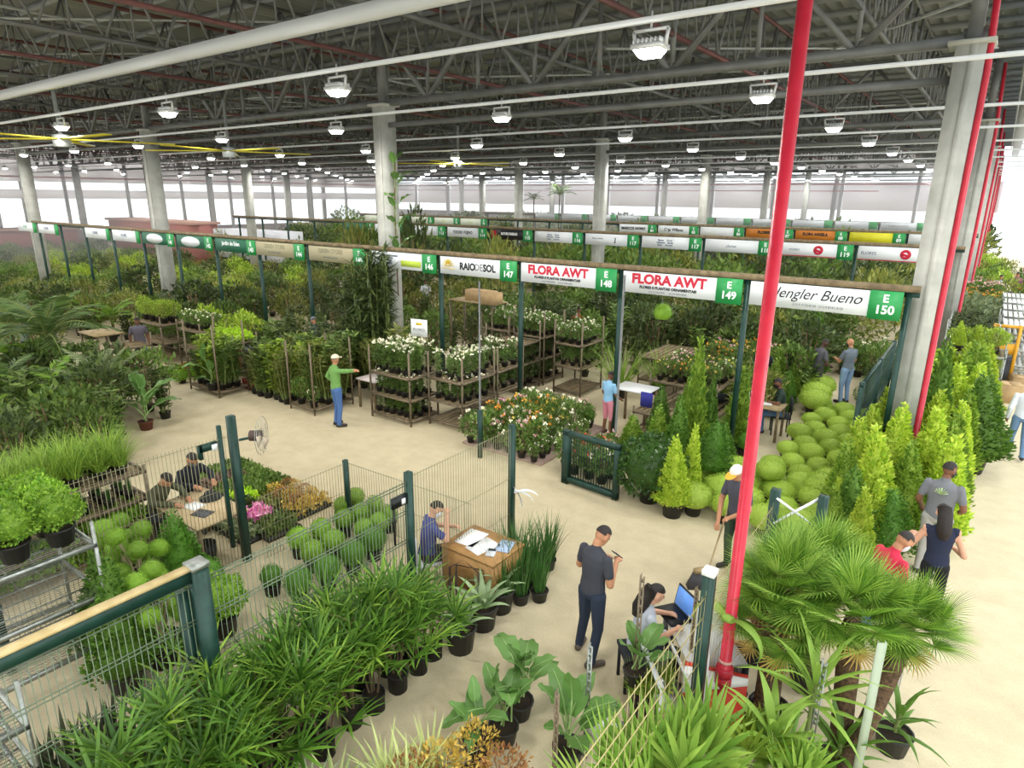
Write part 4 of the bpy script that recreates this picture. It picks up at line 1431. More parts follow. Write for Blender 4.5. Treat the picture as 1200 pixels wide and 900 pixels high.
person('person', 'man in grey cap and grey shirt leaning among the tall shrubs', G(377, 436), 1.6, 1.72, shirt='#5e6a74', pants='#39434b', skin='tan', hat='#6d757a', mask='#7b828a', lean=.25)
person('person', 'worker seen as a bent grey back above the cart plants', G(312, 452), 2.6, 1.72, shirt='#575a60', pants='#3d424c', skin='tan', lean=1.25, headp=.4, arms={'L': ((-.24, .6, .95), (-.2, .62, .7)), 'R': ((.24, .6, .95), (.2, .62, .7))})
person('person', 'person in blue cap far off between the palms', G(37, 432), .5, 1.65, shirt='#6a7268', pants='#3a3e44', skin='brown', hat='#2740b8')
person('person', 'person in red shirt behind the white flowered trolley', G(676, 418), .4, 1.7, shirt='#b8322f', pants='#2b2e36', skin='brown')
person('person', 'person in white shirt under the lime block sign', G(500, 372), .4, 1.7, shirt='#dfe3e6', pants='#24262b', skin='brown')
for x, y, sh, pn, lb in ((.9, 33.5, '#7c86a8', '#d9d9dc', 'blue grey shirt and white trousers'), (1.6, 36, '#8f97a4', '#45506a', 'grey shirt in the crowd'), (.6, 41, '#c7ccd6', '#4d5568', 'pale shirt in the crowd'), (1.3, 43, '#8d5a6a', '#5a5a66', 'dull pink shirt in the crowd')):
    person('person', 'distant visitor in ' + lb + ' at the end of the aisle', (x, y, 0), rng.uniform(0, 6), 1.7, shirt=sh, pants=pn, skin='tan', vox=.025)

# ------------------------------------------------------------------ desk of the person in blue by the lady palms
bp = np.array((-5.62, 5.72, 0))
person('person', 'person in blue t-shirt sitting at the desk by the lady palms, hand at the face', bp, -.55, 1.68, lean=.15, headp=.4, pel=.55, legs=SIT(), shirt='#414a86', pants='#2c3038', skin='fair', mask='#e5e6ea', vox=.011,
       arms={'L': ((-.26, .2, .82), (-.1, .42, .84)), 'R': ((.26, .22, .84), (.1, .28, 1.12))})
chair('white plastic chair under the person in blue', bp, -.55, mat('white_plastic', '#dfe1e3', .4))
t = table('desk', 'wooden desk with papers and calculator in front of the person in blue', -5.35, -4.45, 5.72, 6.42, .76, mat('desk_wood', '#b98d56', .6, 0, '#a37a47', 8), WOOD, apron=.5)
for i, (x, y, sx, sy, r, lb) in enumerate(((-5.12, 6.1, .3, .42, .1, 'white sheet of paper at the seated elbow on the wooden desk'), (-4.86, 6.02, .28, .4, -.2, 'white form lying in the middle of the wooden desk'), (-4.62, 6.2, .2, .3, .3, 'small pale blue receipt pad at the desk edge'))):
    solo('paper', (MB().box((0, 0, .004), (sx, sy, .006), rz=r)).build('paper', PAPER if i < 2 else mat('pale_blue_paper', '#b7c9e6', .7)), lb, 'paper', (x, y, .762))
t = thing('calculator', 'white calculator with dark display on the wooden desk', 'calculator', (-4.66, 5.95, .762), .4)
part('case', (MB().box((0, 0, .012), (.12, .18, .02)), mat('calculator_case', '#d7dbe2', .5)), t)
part('display', (MB().box((0, .05, .024), (.1, .05, .006)), BLKD := mat('dark_display', '#20242c', .3)), t)
t = thing('pipe_cutting_stand', 'dark iron frame of bent bars beside the wooden desk', 'stand', (-4.75, 5.5, 0), .3)
part('bars', (MB().tube([(-.2, 0, 0), (-.2, 0, .7), (0, 0, .85), (.2, 0, .7), (.2, 0, 0)], .014, 6).tube([(-.2, .2, 0), (-.2, .2, .62), (.2, .2, .62), (.2, .2, 0)], .014, 6).bar((-.2, 0, .5), (-.2, .2, .5), .02).bar((.2, 0, .5), (.2, .2, .5), .02), mat('dark_iron', '#4a3a33', .7)), t)
b = MB()
for k_ in range(3): strap(b, (0, 0, .04 * k_), .5 + .3 * k_, .5 - .7 * k_, .42, .09, 1.2 - .3 * k_, 0, 6, .2, .5)
solo('plastic_film', b.build('plastic_film', mat('white_film', '#e8ebee', .3), True), 'white plastic film tied to the fence post at the desk', 'film', (-5.16, 7.14, 1.05))

# ------------------------------------------------------------------ lady palms in grow bags along the fence
def lady_palm(loc, i, h):
    t = thing('lady_palm', f'lady palm in grow bag, {ORD[i[1]]} from the desk in the {("outer", "middle", "inner")[i[0]]} file by the fence', 'palm', loc, rng.uniform(0, 6), 'lady palms along the fence')
    part('bag', BAGP, t, s=(.115, .115, .13))
    b = MB()
    tops = []
    for k in range(4):
        a, q = rng.uniform(0, 6.28), rng.uniform(.05, .16)
        tp = np.array((q * math.cos(a), q * math.sin(a), h * rng.uniform(.55, 1)))
        b.tube([(q * .4 * math.cos(a), q * .4 * math.sin(a), .2), tp], [.014, .01], 5)
        tops.append(tp)
    part('canes', (b, mat('cane_fibre', '#5b4c35', .9)), t)
    for k in range(13):
        tp = tops[k % 4]
        z = tp[2] * rng.uniform(.62, 1.0) + .04
        me = fan_rh[0 if k % 3 else (1 if k % 2 else 2)]
        part('leaf', me, t, (tp[0], tp[1], z), (rng.normal() * .3, -rng.uniform(.1, 1.0), k * 2.399 + rng.normal() * .3), rng.uniform(.8, 1.1))


i = 0
for y in np.arange(1.4, 5.0, .33):
    for c, x in enumerate((-4.52, -4.8, -5.05)):
        if c == 2 and i % 2 or c and y > 4.5: i += 1; continue
        lady_palm((x + rng.normal() * .03, y + (.15 if c else 0) + rng.normal() * .04, 0), (c, 10 - int(round((y - 1.4) / .33))), rng.uniform(.75, .95) + (.18 if c else 0) - (.2 if y > 4.2 else 0))
        i += 1
# silver strap leaf plants and reeds at the end of that row
for (px, py), n, lb in (((558, 768), 13, 'grey green strap leaf plant in the frontmost black pot of three'), ((584, 742), 15, 'pale silver strap leaf plant in the middle black pot of three'), ((604, 722), 13, 'grey strap leaf plant in the black pot next to the reeds')):
    t = thing('strap_leaf_plant', lb, 'plant', G(px - 18, py - 8), 0)
    part('pot', POT, t, s=(.19, .19, .24))
    for k in range(n):
        b = MB()
        strap(b, (0, 0, .28), k * 2.4 + rng.normal() * .2, 1.45 - .75 * k / n, .52 * rng.uniform(.8, 1.1), .11, .9, 0, 7, .22, .8, .55)
        part('leaf', (b, L_AGA, True), t)
for i, (px, py, h) in enumerate(((598, 716, .85), (618, 708, .8), (612, 690, .95), (634, 690, .9), (650, 668, .75), (640, 705, .6))):
    potted(k_reed, 'reed_plant', f'dark green reed plant in black pot, {ORD[i]} counted from the silver strap leaf plants', 'plant', G(px - 8, py - 2), h, None, .12, 'reed plants beside the desk')

# ------------------------------------------------------------------ big leaf plants in the middle foreground
for i, ((px, py), n, s, lb) in enumerate((((608, 838), 9, 0.96, 'tall big leaf plant in a black pot, upright pair of leaves'), ((590, 868), 8, 0.85, 'big leaf plant drooping in front of the taller big leaf plant'), ((665, 893), 9, 0.93, 'low big leaf plant with wide flat leaves beside the slotted post'), ((560, 880), 6, 0.67, 'small big leaf plant behind the yellow mottled shrubs'))):
    broad_plant('big_leaf_plant', lb, G(px, py), n, s, .15, None, .3)
for i, (px, py, s) in enumerate(((455, 900, .62), (480, 915, .66), (505, 890, .6))):
    t = thing('striped_yucca', ('yucca with pale edged sword leaves beside the grow bags', 'largest pale edged yucca, middle of the three yuccas', 'pale edged yucca beside the yellow mottled shrubs')[i], 'plant', G(px, py + 45), 0, 'striped yuccas at the lower edge')
    part('pot', POT, t, s=.14)
    for k in range(24):
        b = MB()
        strap(b, (0, 0, .16), k * 2.4, 1.5 - .9 * k / 24, s * rng.uniform(.8, 1.1), .045, .5, 0, 4, .2, .9, .8)
        part('leaf', (b, L_YUC), t)
kc = Plant([bush_me('foliage', L_CRO, 420, .11, .045, (.5, .5, .45), .5, 4)])
kp = Plant([bush_me('foliage', L_COP, 420, .12, .05, (.5, .5, .45), .5, 4)])
for px, py, k, h, lb in ((555, 905, kc, .55, 'yellow mottled croton shrub at the lower edge'), (520, 925, kc, .5, 'yellow mottled croton shrub nearest the yuccas'), (488, 935, kp, .45, 'copper leaved shrub below the striped yuccas'), (590, 925, kp, .42, 'copper leaved shrub below the big leaf plants')):
    potted(k, 'croton', lb, 'plant', G(px, py + 15), h, .5, .12)
for i, (px, py, s) in enumerate(((395, 925, .5), (425, 940, .45), (365, 935, .5), (340, 945, .5))):
    t = thing('pale_rosette_plant', f'pale grey green rosette plant before the grow bags, {("second", "first", "third", "fourth")[i]} counting from the yuccas', 'plant', G(px, py + 30), 0, 'pale rosette plants at the lower edge')
    part('pot', POT, t, s=.13)
    part('leaves', rosette_me('leaves', L_AGA if px != 395 else L_YUC, 26, s, .035, 1.4, .4, .7), t, (0, 0, .16), kind='stuff')

# ------------------------------------------------------------------ fan palms, lower right
def fan_palm(label, px, py, zc, n, fl, tr, lean=(0, 0), base=None):
    c = G(px, py, zc)
    bx = np.array((c[0] + lean[0], c[1] + lean[1], 0))
    t = thing('fan_palm', label, 'palm', bx, 0)
    part('pot', POT, t, s=.2)
    d = c - bx
    part('trunk', (MB().tube([(0, 0, .2), d * .5, d * .9, d], [tr, tr * .95, tr * 1.1, tr * .6], 12), TRUNK, True), t)
    for k in range(n):
        e = 1.35 - 1.75 * (k / n) ** .9
        part('frond', fan_big[k % 2], t, d, (rng.normal() * .12, -e, k * 2.399 + rng.normal() * .15), fl * rng.uniform(.85, 1.1), label='dry yellow frond' if False else None)
    for k in range(4):
        part('dry_frond', fan_me('dry_frond', L_DRY, 16, .5, .04, 4, 1.2, .45), t, d - np.array((0, 0, .1)), (0, .75, k * 1.6 + .5), fl * .8)


fan_palm('fan palm with the widest green crown, right behind the red pole', 922, 690, 1.65, 26, .66, .09)
fan_palm('fan palm with rough brown trunk standing in front of the other palms', 1000, 722, 1.6, 26, .62, .1, (.12, -.3))
fan_palm('fan palm leaning out over the pale aisle floor', 1066, 734, 1.5, 24, .52, .085, (-.3, -1.0))
fan_palm('low fan palm between the red pole and the lime conifers', 905, 735, 1.3, 20, .6, .08)
fan_palm('fan palm crown at the back, touching the big lime green ball', 965, 668, 1.5, 22, .6, .08)
for px, py, s, n, lb in ((800, 905, 1.15, 13, 'broad young fan palm at the lower edge left of the red board'), (752, 925, 1.05, 12, 'spiky pale fan palm at the very lower edge'), (880, 870, .85, 10, 'dark fan palm leaf clump beside the orange board'), (940, 905, .8, 12, 'yellow tipped fan palm low beside the slotted post'), (760, 800, .7, 10, 'blue green fan palm behind the fence wires')):
    z = .75 if py > 850 else .5
    c = G(px, py, z)
    t = thing('young_fan_palm', lb, 'palm', (c[0], c[1], 0), 0)
    part('pot', POT, t, s=.18)
    part('trunk', (MB().tube([(0, 0, .2), (0, 0, z - .3)], .05, 8), TRUNK), t)
    for k in range(n * 2 // 3):
        part('leaf', fan_livi[int('olive' in lb or 'dark' in lb or 'blue' in lb)], t, (0, 0, z - .32), (rng.normal() * .15, -(1.4 - 1.0 * k / (n * .67)), k * 2.399 + rng.normal() * .2), s * rng.uniform(.85, 1.1))
for px, py, z, n, s, lb in ((955, 790, 1.3, 22, .75, 'dracaena with long pointed leaves in front of the palm trunks'), (905, 845, 1.0, 16, .6, 'pale green corn plant with soft wide leaves'), (985, 860, .7, 18, .6, 'dark spiky dracaena under the leaning trunk'), (1055, 825, .55, 14, .5, 'small dark sword plant beside the pale green board post')):
    c = G(px, py, z)
    t = thing('dracaena', lb, 'plant', (c[0], c[1], 0), 0)
    part('pot', POT, t, s=.17)
    part('cane', (MB().tube([(0, 0, .15), (.02, .02, z - .1)], .02, 6), STEM), t)
    for k in range(n):
        b = MB()
        strap(b, (.015, .015, z - .1 - .25 * k / n), k * 2.4, 1.35 - 1.2 * k / n, s * rng.uniform(.8, 1.1), .06 if 'wide' not in lb else .1, .8, 0, 5, .15)
        part('leaf', (b, (L_PALML if 'dark' not in lb else L_DARK), True), t)
t = thing('bent_palm_leaf', 'long cut palm leaf tied around the red pole, ends hanging down', 'leaf', (-1.41, 5.5, 1.5), 0)
for k, (e, L_, dr, a) in enumerate(((.35, .75, 1.9, PI * .97), (.3, .7, 1.7, PI * 1.03), (.2, .5, .5, PI * 1.0), (.5, .7, 2.4, -.35), (.4, .62, 2.2, -.2))):
    b = MB()
    strap(b, (0, -.08, 0), a - .6 * (a > 1), e, L_, .09, dr, 0, 9, .15)
    part('blade', (b, L_PALML, True), t)
part('knot', (MB().sphere((0, -.08, 0), (.07, .05, .04), 10, 6), L_PALML), t)
# climbing leaf on the white rack by the laptop
broad_plant('broad_leaf_plant', 'broad round leaf plant on the white wire rack behind the laptop', (*G(745, 775, .75)[:2], .5), 8, .7, .12, None, .15)
c = G(760, 790, .55)
t = thing('wire_rack', 'white topped wire rack holding the broad leaf plant', 'rack', (c[0], c[1], 0), -.85)
part('frame', (MB().bar((-.45, 0, .72), (.4, 0, .72), .05, .03).bar((-.45, .3, .72), (.4, .3, .72), .03).bar((-.45, 0, 0), (-.45, 0, .72), .025).bar((.4, 0, 0), (.4, 0, .72), .025).bar((-.45, .3, 0), (-.45, .3, .72), .025).bar((.4, .3, 0), (.4, .3, .72), .025), mat('white_steel', '#d8dadb', .5)), t)
part('wire_shelf', wires((-.45, .0), (.4, .0), .05, .5, .05), t)
part('lower_shelf', (MB().box((0, .15, .47), (.85, .3, .02)), GALV), t)
b = MB().lathe([(0, 0), (.18, .02), (.2, .1), (.1, .2), (0, .24)], 9, wob=.2)
solo('white_sack', b.build('white_sack', mat('white_film', '#e8ebee', .3), True), 'white plastic sack lying between the slotted posts and the palms', 'sack', G(715, 868))
# red and white boards at the foot of the pole
c = G(835, 830, .5)
t = thing('sign_board', 'red and white board leaning below the red pole', 'board', (c[0], c[1], 0), .3)
part('board', (MB().hexa([(-.3, -.02, .0), (.3, -.02, 0), (.3, .02, 0), (-.3, .02, 0), (-.3, .18, .8), (.3, .18, .8), (.3, .22, .8), (-.3, .22, .8)]), mat('board_red', '#d8402f', .5)), t)
part('white_stripe', (MB().hexa([(-.3, .05, .55), (.3, .12, .55 + .2), (.3, .14, .55 + .2), (-.3, .07, .55), (-.3, .13, .8), (.3, .15, .8), (.3, .17, .8), (-.3, .15, .8)]), PAPER), t)
c = G(833, 770, .9)
t = thing('panel', 'grey white frame panel propped beside the red pole', 'panel', (c[0] - .05, c[1], 0), 1.9)
part('frame', (MB().bar((-.25, 0, 0), (-.25, 0, 1.05), .05).bar((.25, 0, 0), (.25, 0, 1.05), .05).bar((-.25, 0, 1.05), (.25, 0, 1.05), .05), mat('grey_white_frame', '#cfcdc9', .6)), t)
part('sheet', (MB().box((0, 0, .55), (.48, .015, .95)), mat('pinkish_sheet', '#cdb4ac', .7)), t)
# ------------------------------------------------------------------ clipped balls, domes and cones
def topi(label, loc, r, kind, pr, group=None, sq=1., cat='topiary', lift=.9, name='topiary_ball'):
    t = thing(name, label, cat, loc, rng.uniform(0, 6), group)
    if pr: part('pot', POT, t, s=pr)
    part('foliage', kind.fol[rng.integers(len(kind.fol))], t, (0, 0, pr * 1.2 + r * lift * sq), (0, 0, rng.uniform(0, 6)), (r, r, r), kind='stuff')
    return t


def cone(label, loc, h, kind, wd=None, pr=.17, group=None, name='potted_conifer', stem=0.):
    t = thing(name, label, 'conifer', loc, rng.uniform(0, 6), group)
    part('pot', POT, t, s=pr)
    z = pr * 1.2
    if stem: part('trunk', (MB().tube([(0, 0, z), (0, 0, z + stem + .1)], .025, 6), BARK), t)
    wd = wd or h
    part('foliage', kind.fol[rng.integers(len(kind.fol))], t, (0, 0, z - .02 + stem), (rng.normal() * .03, rng.normal() * .03, rng.uniform(0, 6)), (wd, wd, h), kind='stuff')
    return t


# pots of round boxwood inside the low fence
g = 'round boxwood pots inside the low fence'
for i, (px, py, r) in enumerate(((352, 706, .2), (385, 690, .2), (415, 672, .2), (438, 655, .21), (352, 652, .18), (378, 640, .17), (404, 628, .17), (424, 620, .17), (445, 632, .17), (418, 600, .16), (440, 610, .16), (456, 622, .16), (392, 655, .18), (368, 668, .18), (428, 640, .17), (402, 610, .15))):
    topi(f'round boxwood pot inside the low fence, {ORD[i]} counting away from the thick post', G(px, py), r, k_balll if r < .19 else k_ball, .13, g)
topi('single round boxwood standing apart from the block, by the fence wires', G(320, 696), .16, k_ball, .12)
topi('large round boxwood ball in black pot behind the thick fence post', G(262, 742), .31, k_full, .2)
topi('small boxwood ball leaning against the large boxwood ball', G(245, 705), .24, k_ball, .16)
cone('pale green boxwood cone beside the two seated people', G(214, 690), 1.0, k_boxcone, 1.1, .18)
cone('tall dark green cone in front of the wire shelf trolley', G(150, 805), 1.35, k_dark, 1.2, .2)
cone('second dark green cone touching the wire shelf trolley', G(133, 770), 1.2, k_dark, 1.2, .18)
cone('clipped green cone low behind the thick fence post', G(232, 778), .45, k_boxcone, .7, .14)


def pompom(label, loc, s=1., n=8):
    t = thing('pompom_shrub', label, 'shrub', loc, rng.uniform(0, 6))
    part('pot', POT, t, s=.23)
    for i in range(n):
        a, z, q = i * 2.399, .5 + .75 * i / n, .34 * (1 - .5 * i / n)
        p = np.array((q * math.cos(a), q * math.sin(a), z)) * s
        part('branch', (MB().tube([(0, 0, .28), p * np.array((.5, .5, .75)), p], .014, 5), mat('pale_bark', '#a89a7a', .9)), t)
        part('pompom', k_balll.fol[i % 2], t, p, (0, 0, a), (.14 * s * rng.uniform(.85, 1.1),) * 2 + (.125 * s,), kind='stuff')


pompom('pompom shrub with pale branches in a wide black pot behind the board topped rail', G(192, 775), 1.0, 10)
pompom('second pompom shrub further from the rail, beside the boxwood cone', G(170, 715), 1.0, 9)
pompom('third pompom shrub behind the others below the shelf of seedlings', G(150, 690), .9, 8)

# dark sword plants at the lower left
for i, (px, py, n, s) in enumerate(((85, 895, 12, .55), (110, 880, 12, .5), (135, 862, 10, .6), (160, 880, 12, .55), (190, 850, 12, .65), (205, 870, 12, .6), (60, 905, 10, .5), (225, 835, 9, .55), (120, 905, 12, .5), (175, 905, 10, .5))):
    t = thing('sword_plant', f'dark sword leaved plant along the rail fence, {ORD[i]} of the clump', 'plant', G(px, py + 20), rng.uniform(0, 6), 'dark sword plants by the rail fence')
    part('pot', POT, t, s=.12)
    for k in range(n):
        b = MB()
        q = .06 * math.sqrt(k / n)
        strap(b, (q * math.cos(k * 2.4), q * math.sin(k * 2.4), .14), k * 2.4, 1.5 - .35 * k / n, s * rng.uniform(.7, 1.1), .06, .1, 0, 3, .25, .8, .8)
        part('leaf', (b, L_SNK), t)

# lime domes in stall 150
g = 'lime green clipped domes in the stall numbered 150'
for r_ in range(13):
    y = 10.1 + r_ * .57
    for c in range(5 if y < 12.3 else 3):
        x = -1.75 - c * (.56 if y < 12.3 else .5) + (.22 if r_ % 2 else 0) + rng.normal() * .03
        if y < 10.6 and c > 3 or x > -1.6 and y > 12: continue
        r = (.3 if y < 12.3 else .25) * rng.uniform(.9, 1.1)
        topi(f'lime green clipped dome, {ORD[r_]} row of the block, {ORD[c]} from the side fence', (x, y + rng.normal() * .04, 0), r, k_dome, .15, g, .72, lift=.75)
topi('largest lime green ball in front of the block of domes, near the post', G(940, 648), .36, k_dome, .2, None, .72)
topi('lime green ball next to the green post, second in size', G(962, 600), .36, k_dome, .2, None, .72)
topi('two tier lime topiary in the front corner of the dome block', G(898, 590), .26, k_dome, .2, None, .72, lift=2.2)
topi('dark green ball standing under the seated bearded man\'s table', G(872, 536), .22, k_ball, .15)
for (x, y), lb in (((-3.05, 17.6), 'dark lime dome beside the man in the checked shirt'), ((-2.95, 16.9), 'dark lime dome beside the bearded man\'s chair'), ((-3.1, 18.4), 'dark lime dome behind the two beside the path')):
    topi(lb, (x, y, 0), .38, k_dome, .2, None, .72)
# lime conifers between stall and aisle
g = 'lime conifers in the row beside the aisle'
n = 0
for iy, y in enumerate(np.arange(9.7, 19.6, .56)):
    for c, x0 in enumerate((-1.28, -.9, -.5, -.1)):
        x = x0 + (y - 9.6) * .05 + rng.normal() * .05
        if y < 10.4 and c == 3 or y < 11.2 and x > -.45: continue
        h = rng.uniform(1.2, 1.65) if y > 10.8 else rng.uniform(.85, 1.1)
        k = k_lime if rng.uniform() < .72 else k_mid
        if abs(x + .8) < .42 and abs(y - 13.1) < .45: continue
        cone(f'lime green conifer beside the aisle, {ORD[iy]} row from the front, {ORD[c]} from the fence', (x, y + rng.normal() * .06, 0), h * 1.15, k, h * rng.uniform(.9, 1.1), .16, g)
cone('dark green clipped cone at the front corner of the lime conifers', G(992, 652), 1.25, k_dark, 1.4, .2)
cone('broad dark boxwood cone beside the front corner of the lime conifers', G(1032, 655), .95, k_boxcone, 1.3, .2)
cone('tall deep green conifer with round skirt at the aisle edge in a big black pot', G(1135, 552), 1.75, k_dark, 2.2, .28)
cone('second tall green conifer behind the round skirted one', G(1128, 508), 2.0, k_mid, 2.1, .24)
cone('slim dark conifer hugging the pale aisle column', (-.35, 14.4, 0), 2.6, k_dark, 1.4, .2)
# potted conifers in front of the sign posts
for px, py, h, w_, k, pr, st, lb in ((787, 604, 1.25, 1.1, k_lime, .19, 0, 'yellow green cone in black pot closest to the low gate'), (804, 590, 1.35, .8, k_lime, .15, 0, 'slim lime cone just behind the closest yellow green cone'), (828, 578, .95, 1.2, k_boxcone, .2, .28, 'clipped cone on a bare stem in a black pot'), (856, 531, 1.75, 1.15, k_tier, .19, 0, 'tiered conifer in black pot right beside the red pole'), (812, 545, 2.5, 1.0, k_tier, .17, 0, 'tallest narrow tiered conifer of the potted group'), (826, 540, 1.7, .8, k_dark, .16, 0, 'narrow dark conifer behind the stemmed cone'), (790, 560, 1.5, 1.1, k_dark, .16, 0, 'blue green conifer behind the closest cones'), (768, 552, 1.2, 1.2, k_mid, .16, 0, 'soft green conifer behind the camellia ball'), (740, 545, .95, 1.2, k_mid, .16, 0, 'soft green conifer partly hidden by the low gate'), (770, 530, 1.3, 1.1, k_dark, .16, 0, 'dark conifer at the back of the potted group'), (800, 530, 1.5, 1., k_mid, .16, 0, 'mid green conifer at the back of the potted group'), (845, 552, .9, 1.0, k_dark, .14, 0, 'short dark conifer behind the tiered one')):
    cone(lb, G(px, py), h, k, w_, pr, None, 'potted_conifer', st)
topi('large round camellia ball with glossy leaves in a black pot', G(760, 587), .6, k_bigball, .2, None, 1., 'shrub', .75, 'camellia_ball')
topi('small dark shrub pyramid alone on the floor beside the rose bed', G(688, 502), .2, k_bushd if False else k_ball, .15)

# ------------------------------------------------------------------ rose bed, red flowers inside the gate
g = 'rose pots on the bed in front of the trolleys'
for i in range(8):
    for j in range(5):
        x, y = -8.55 + j * .34 + rng.normal() * .05, 10.3 + i * .32 + rng.normal() * .05
        potted(k_flow[('yellow', 'orange', 'pink', 'white', 'white', 'yellow')[rng.integers(6)]], 'rose_pot', f'bushy potted rose with scattered blooms in the rose bed, {ORD[i]} row, {ORD[j]} along', 'flower pot', (x, y, .06), rng.uniform(.5, .75), None, .09, g)
g = 'white flowered pots on the tray edge'
for i in range(8): potted(k_flow['white'], 'flower_pot', f'low white flowered pot, {ORD[i]} along the edge of the rose bed', 'flower pot', (-6.85 + rng.normal() * .05, 10.2 + i * .28, .06), .3, None, .08, g)
solo('ground_tray', MB().box((0, 0, .02), (2.1, 2.8, .04)).build('ground_tray', mat('pinkish_tray', '#b59a8c', .8)), 'low pinkish board under the rose pots', 'tray', (-7.75, 11.6, 0))
g = 'potted plants seen through the low gate'
for i, (px, py, k) in enumerate(((672, 555, 'red'), (690, 560, 'red'), (705, 566, 'white'), (685, 545, 'red'), (700, 550, 'red'), (716, 560, 'white'), (663, 548, 'white'), (714, 545, 'pink'))):
    potted(k_flow[k], 'flower_pot', f'potted shrub with {k} blooms behind the low gate bars, {ORD[i]} of the cluster', 'flower pot', G(px, py), .6, None, .11, g)

# ------------------------------------------------------------------ trolleys of lilies and other flowers
def load(label, group, kind, x0, x1, y0, y1, z, nx, ny, h, pr=.085, wd=None, name='potted_lily', cat='flower pot', jit=.2):
    for i in range(nx):
        for j in range(ny):
            potted(kind if isinstance(kind, Plant) else kind[rng.integers(len(kind))], name, f'{label}, {ORD[j]} row, {ORD[i]} along', cat,
                   (x0 + (x1 - x0) * (i + .5) / nx + rng.normal() * .02, y0 + (y1 - y0) * (j + .5) / ny + rng.normal() * .02, z + .025), h * rng.uniform(1 - jit, 1 + jit), wd, pr, group)


def stand(tl, x0, x1, y0, y1, h, levels, loads, slats=1):
    trolley(tl, x0, x1, y0, y1, h, levels, slats=slats)
    for z, kind, lab, nx, ny, hh in loads: load(lab, lab + ' group', kind, x0 + .05, x1 - .05, y0 + .05, y1 - .05, z, nx, ny, hh)


LV = (.12, .62, 1.16)
stand('brown plant trolley full of lilies beside the man in bright green', -11.8, -10.42, 10.22, 11.2, 1.8, LV, [(1.16, k_lily, 'tall white lily on the top shelf beside the white card sign', 6, 3, .62), (.62, k_lily, 'budding lily on the middle shelf of the full lily trolley', 6, 3, .42), (.12, k_lilyg, 'green lily stalks on the bottom shelf of the full lily trolley', 6, 3, .42)])
stand('brown plant trolley with bare bottom shelf in the middle of the floor', -10.28, -9.2, 10.68, 11.9, 1.8, LV, [(1.16, k_lily, 'white topped lily above the trolley with the bare bottom shelf', 3, 4, .5), (.62, k_lily, 'budding leafy lily over the bare bottom shelf', 4, 4, .45)])
stand('brown plant trolley standing behind the one with the bare bottom shelf', -10.28, -9.2, 12.0, 13.1, 1.8, LV, [(1.16, k_lily, 'white lily on the rear lily trolley', 3, 3, .5), (.62, k_lilyg, 'green lily stalks on the rear lily trolley', 3, 3, .4)])
stand('brown trolley with empty upper shelf below the cardboard boxes', -11.1, -9.95, 13.9, 15.0, 1.9, (.12, .78, 1.35), [(.12, k_bushd, 'dark potted plant on the low shelf below the cardboard boxes', 4, 3, .5), (.78, k_bushd, 'dark potted plant on the middle shelf below the cardboard boxes', 4, 3, .4)])
stand('tall brown trolley with white flowers under the red lettered signs', -11.0, -9.9, 15.1, 16.2, 2.1, (.12, .78, 1.4), [(1.4, k_flow['white'], 'white flowered pot on the tall trolley under the signs', 4, 4, .5), (.78, k_bushd, 'dark potted plant on the middle shelf of the tall trolley', 4, 3, .45), (.12, k_bushd, 'dark potted plant on the base of the tall trolley', 4, 3, .5)])
stand('brown trolley with white flowers on top in front of the red shirted person', -9.35, -8.45, 14.75, 15.95, 2.1, (.12, .78, 1.42), [(1.42, k_flow['white'], 'white flowered pot on the trolley by the red shirted person', 3, 5, .42), (.78, k_lilyg, 'lily stalks on the middle shelf near the red shirted person', 3, 3, .55)])
stand('brown trolley just behind the tall trolley with white flowers', -12.3, -11.2, 15.2, 16.3, 1.9, (.12, .78, 1.4), [(1.4, k_flow['white'], 'white flowered pot on the trolley furthest from the gate', 4, 3, .5)])
c = G(560, 352, 2.15)
t = table('board_table', 'pale board laid across the trolleys under the yellow sun sign', c[0] - .9, c[0] + .9, c[1] - .4, c[1] + .4, 2.15, WOOD, RUST)
for dx, dy, sx, sz, lb, m in ((.1, .05, 1.0, .32, 'long cardboard box lying on the high board', CARD), (.75, -.25, .55, .34, 'shorter cardboard box at the end of the high board', CARD)):
    t = thing('cardboard_box', lb, 'box', (c[0] + dx, c[1] + dy, 2.15), 0)
    part('carton', (MB().box((0, 0, sz / 2), (sx, .4, sz)), m), t)
    part('flap', (MB().box((0, .1, sz + .006), (sx, .19, .008)).box((0, -.1, sz + .004), (sx, .19, .008)), m), t)
# red topped table beside the man in green, with a card sign on a stick
table('table', 'small table with white top beside the man in bright green', -12.65, -11.95, 10.5, 11.1, .78, mat('pale_table_top', '#e3d5cf', .5), OLDWOOD)
t = thing('card_sign', 'white card sign on a stick above the lilies', 'sign', (-10.95, 11.15, 0), .2)
part('stick', (MB().box((0, 0, 1.15), (.03, .02, 2.3)), OLDWOOD), t)
part('card', (MB().box((0, -.02, 2.2), (.46, .015, .42)), PAPER), t)
text('FLORES', .1, TEXTGREY, t, (0, -.032, 2.15))
part('yellow_mark', (MB().box((0, -.03, 2.3), (.16, .004, .06)), YEL), t)
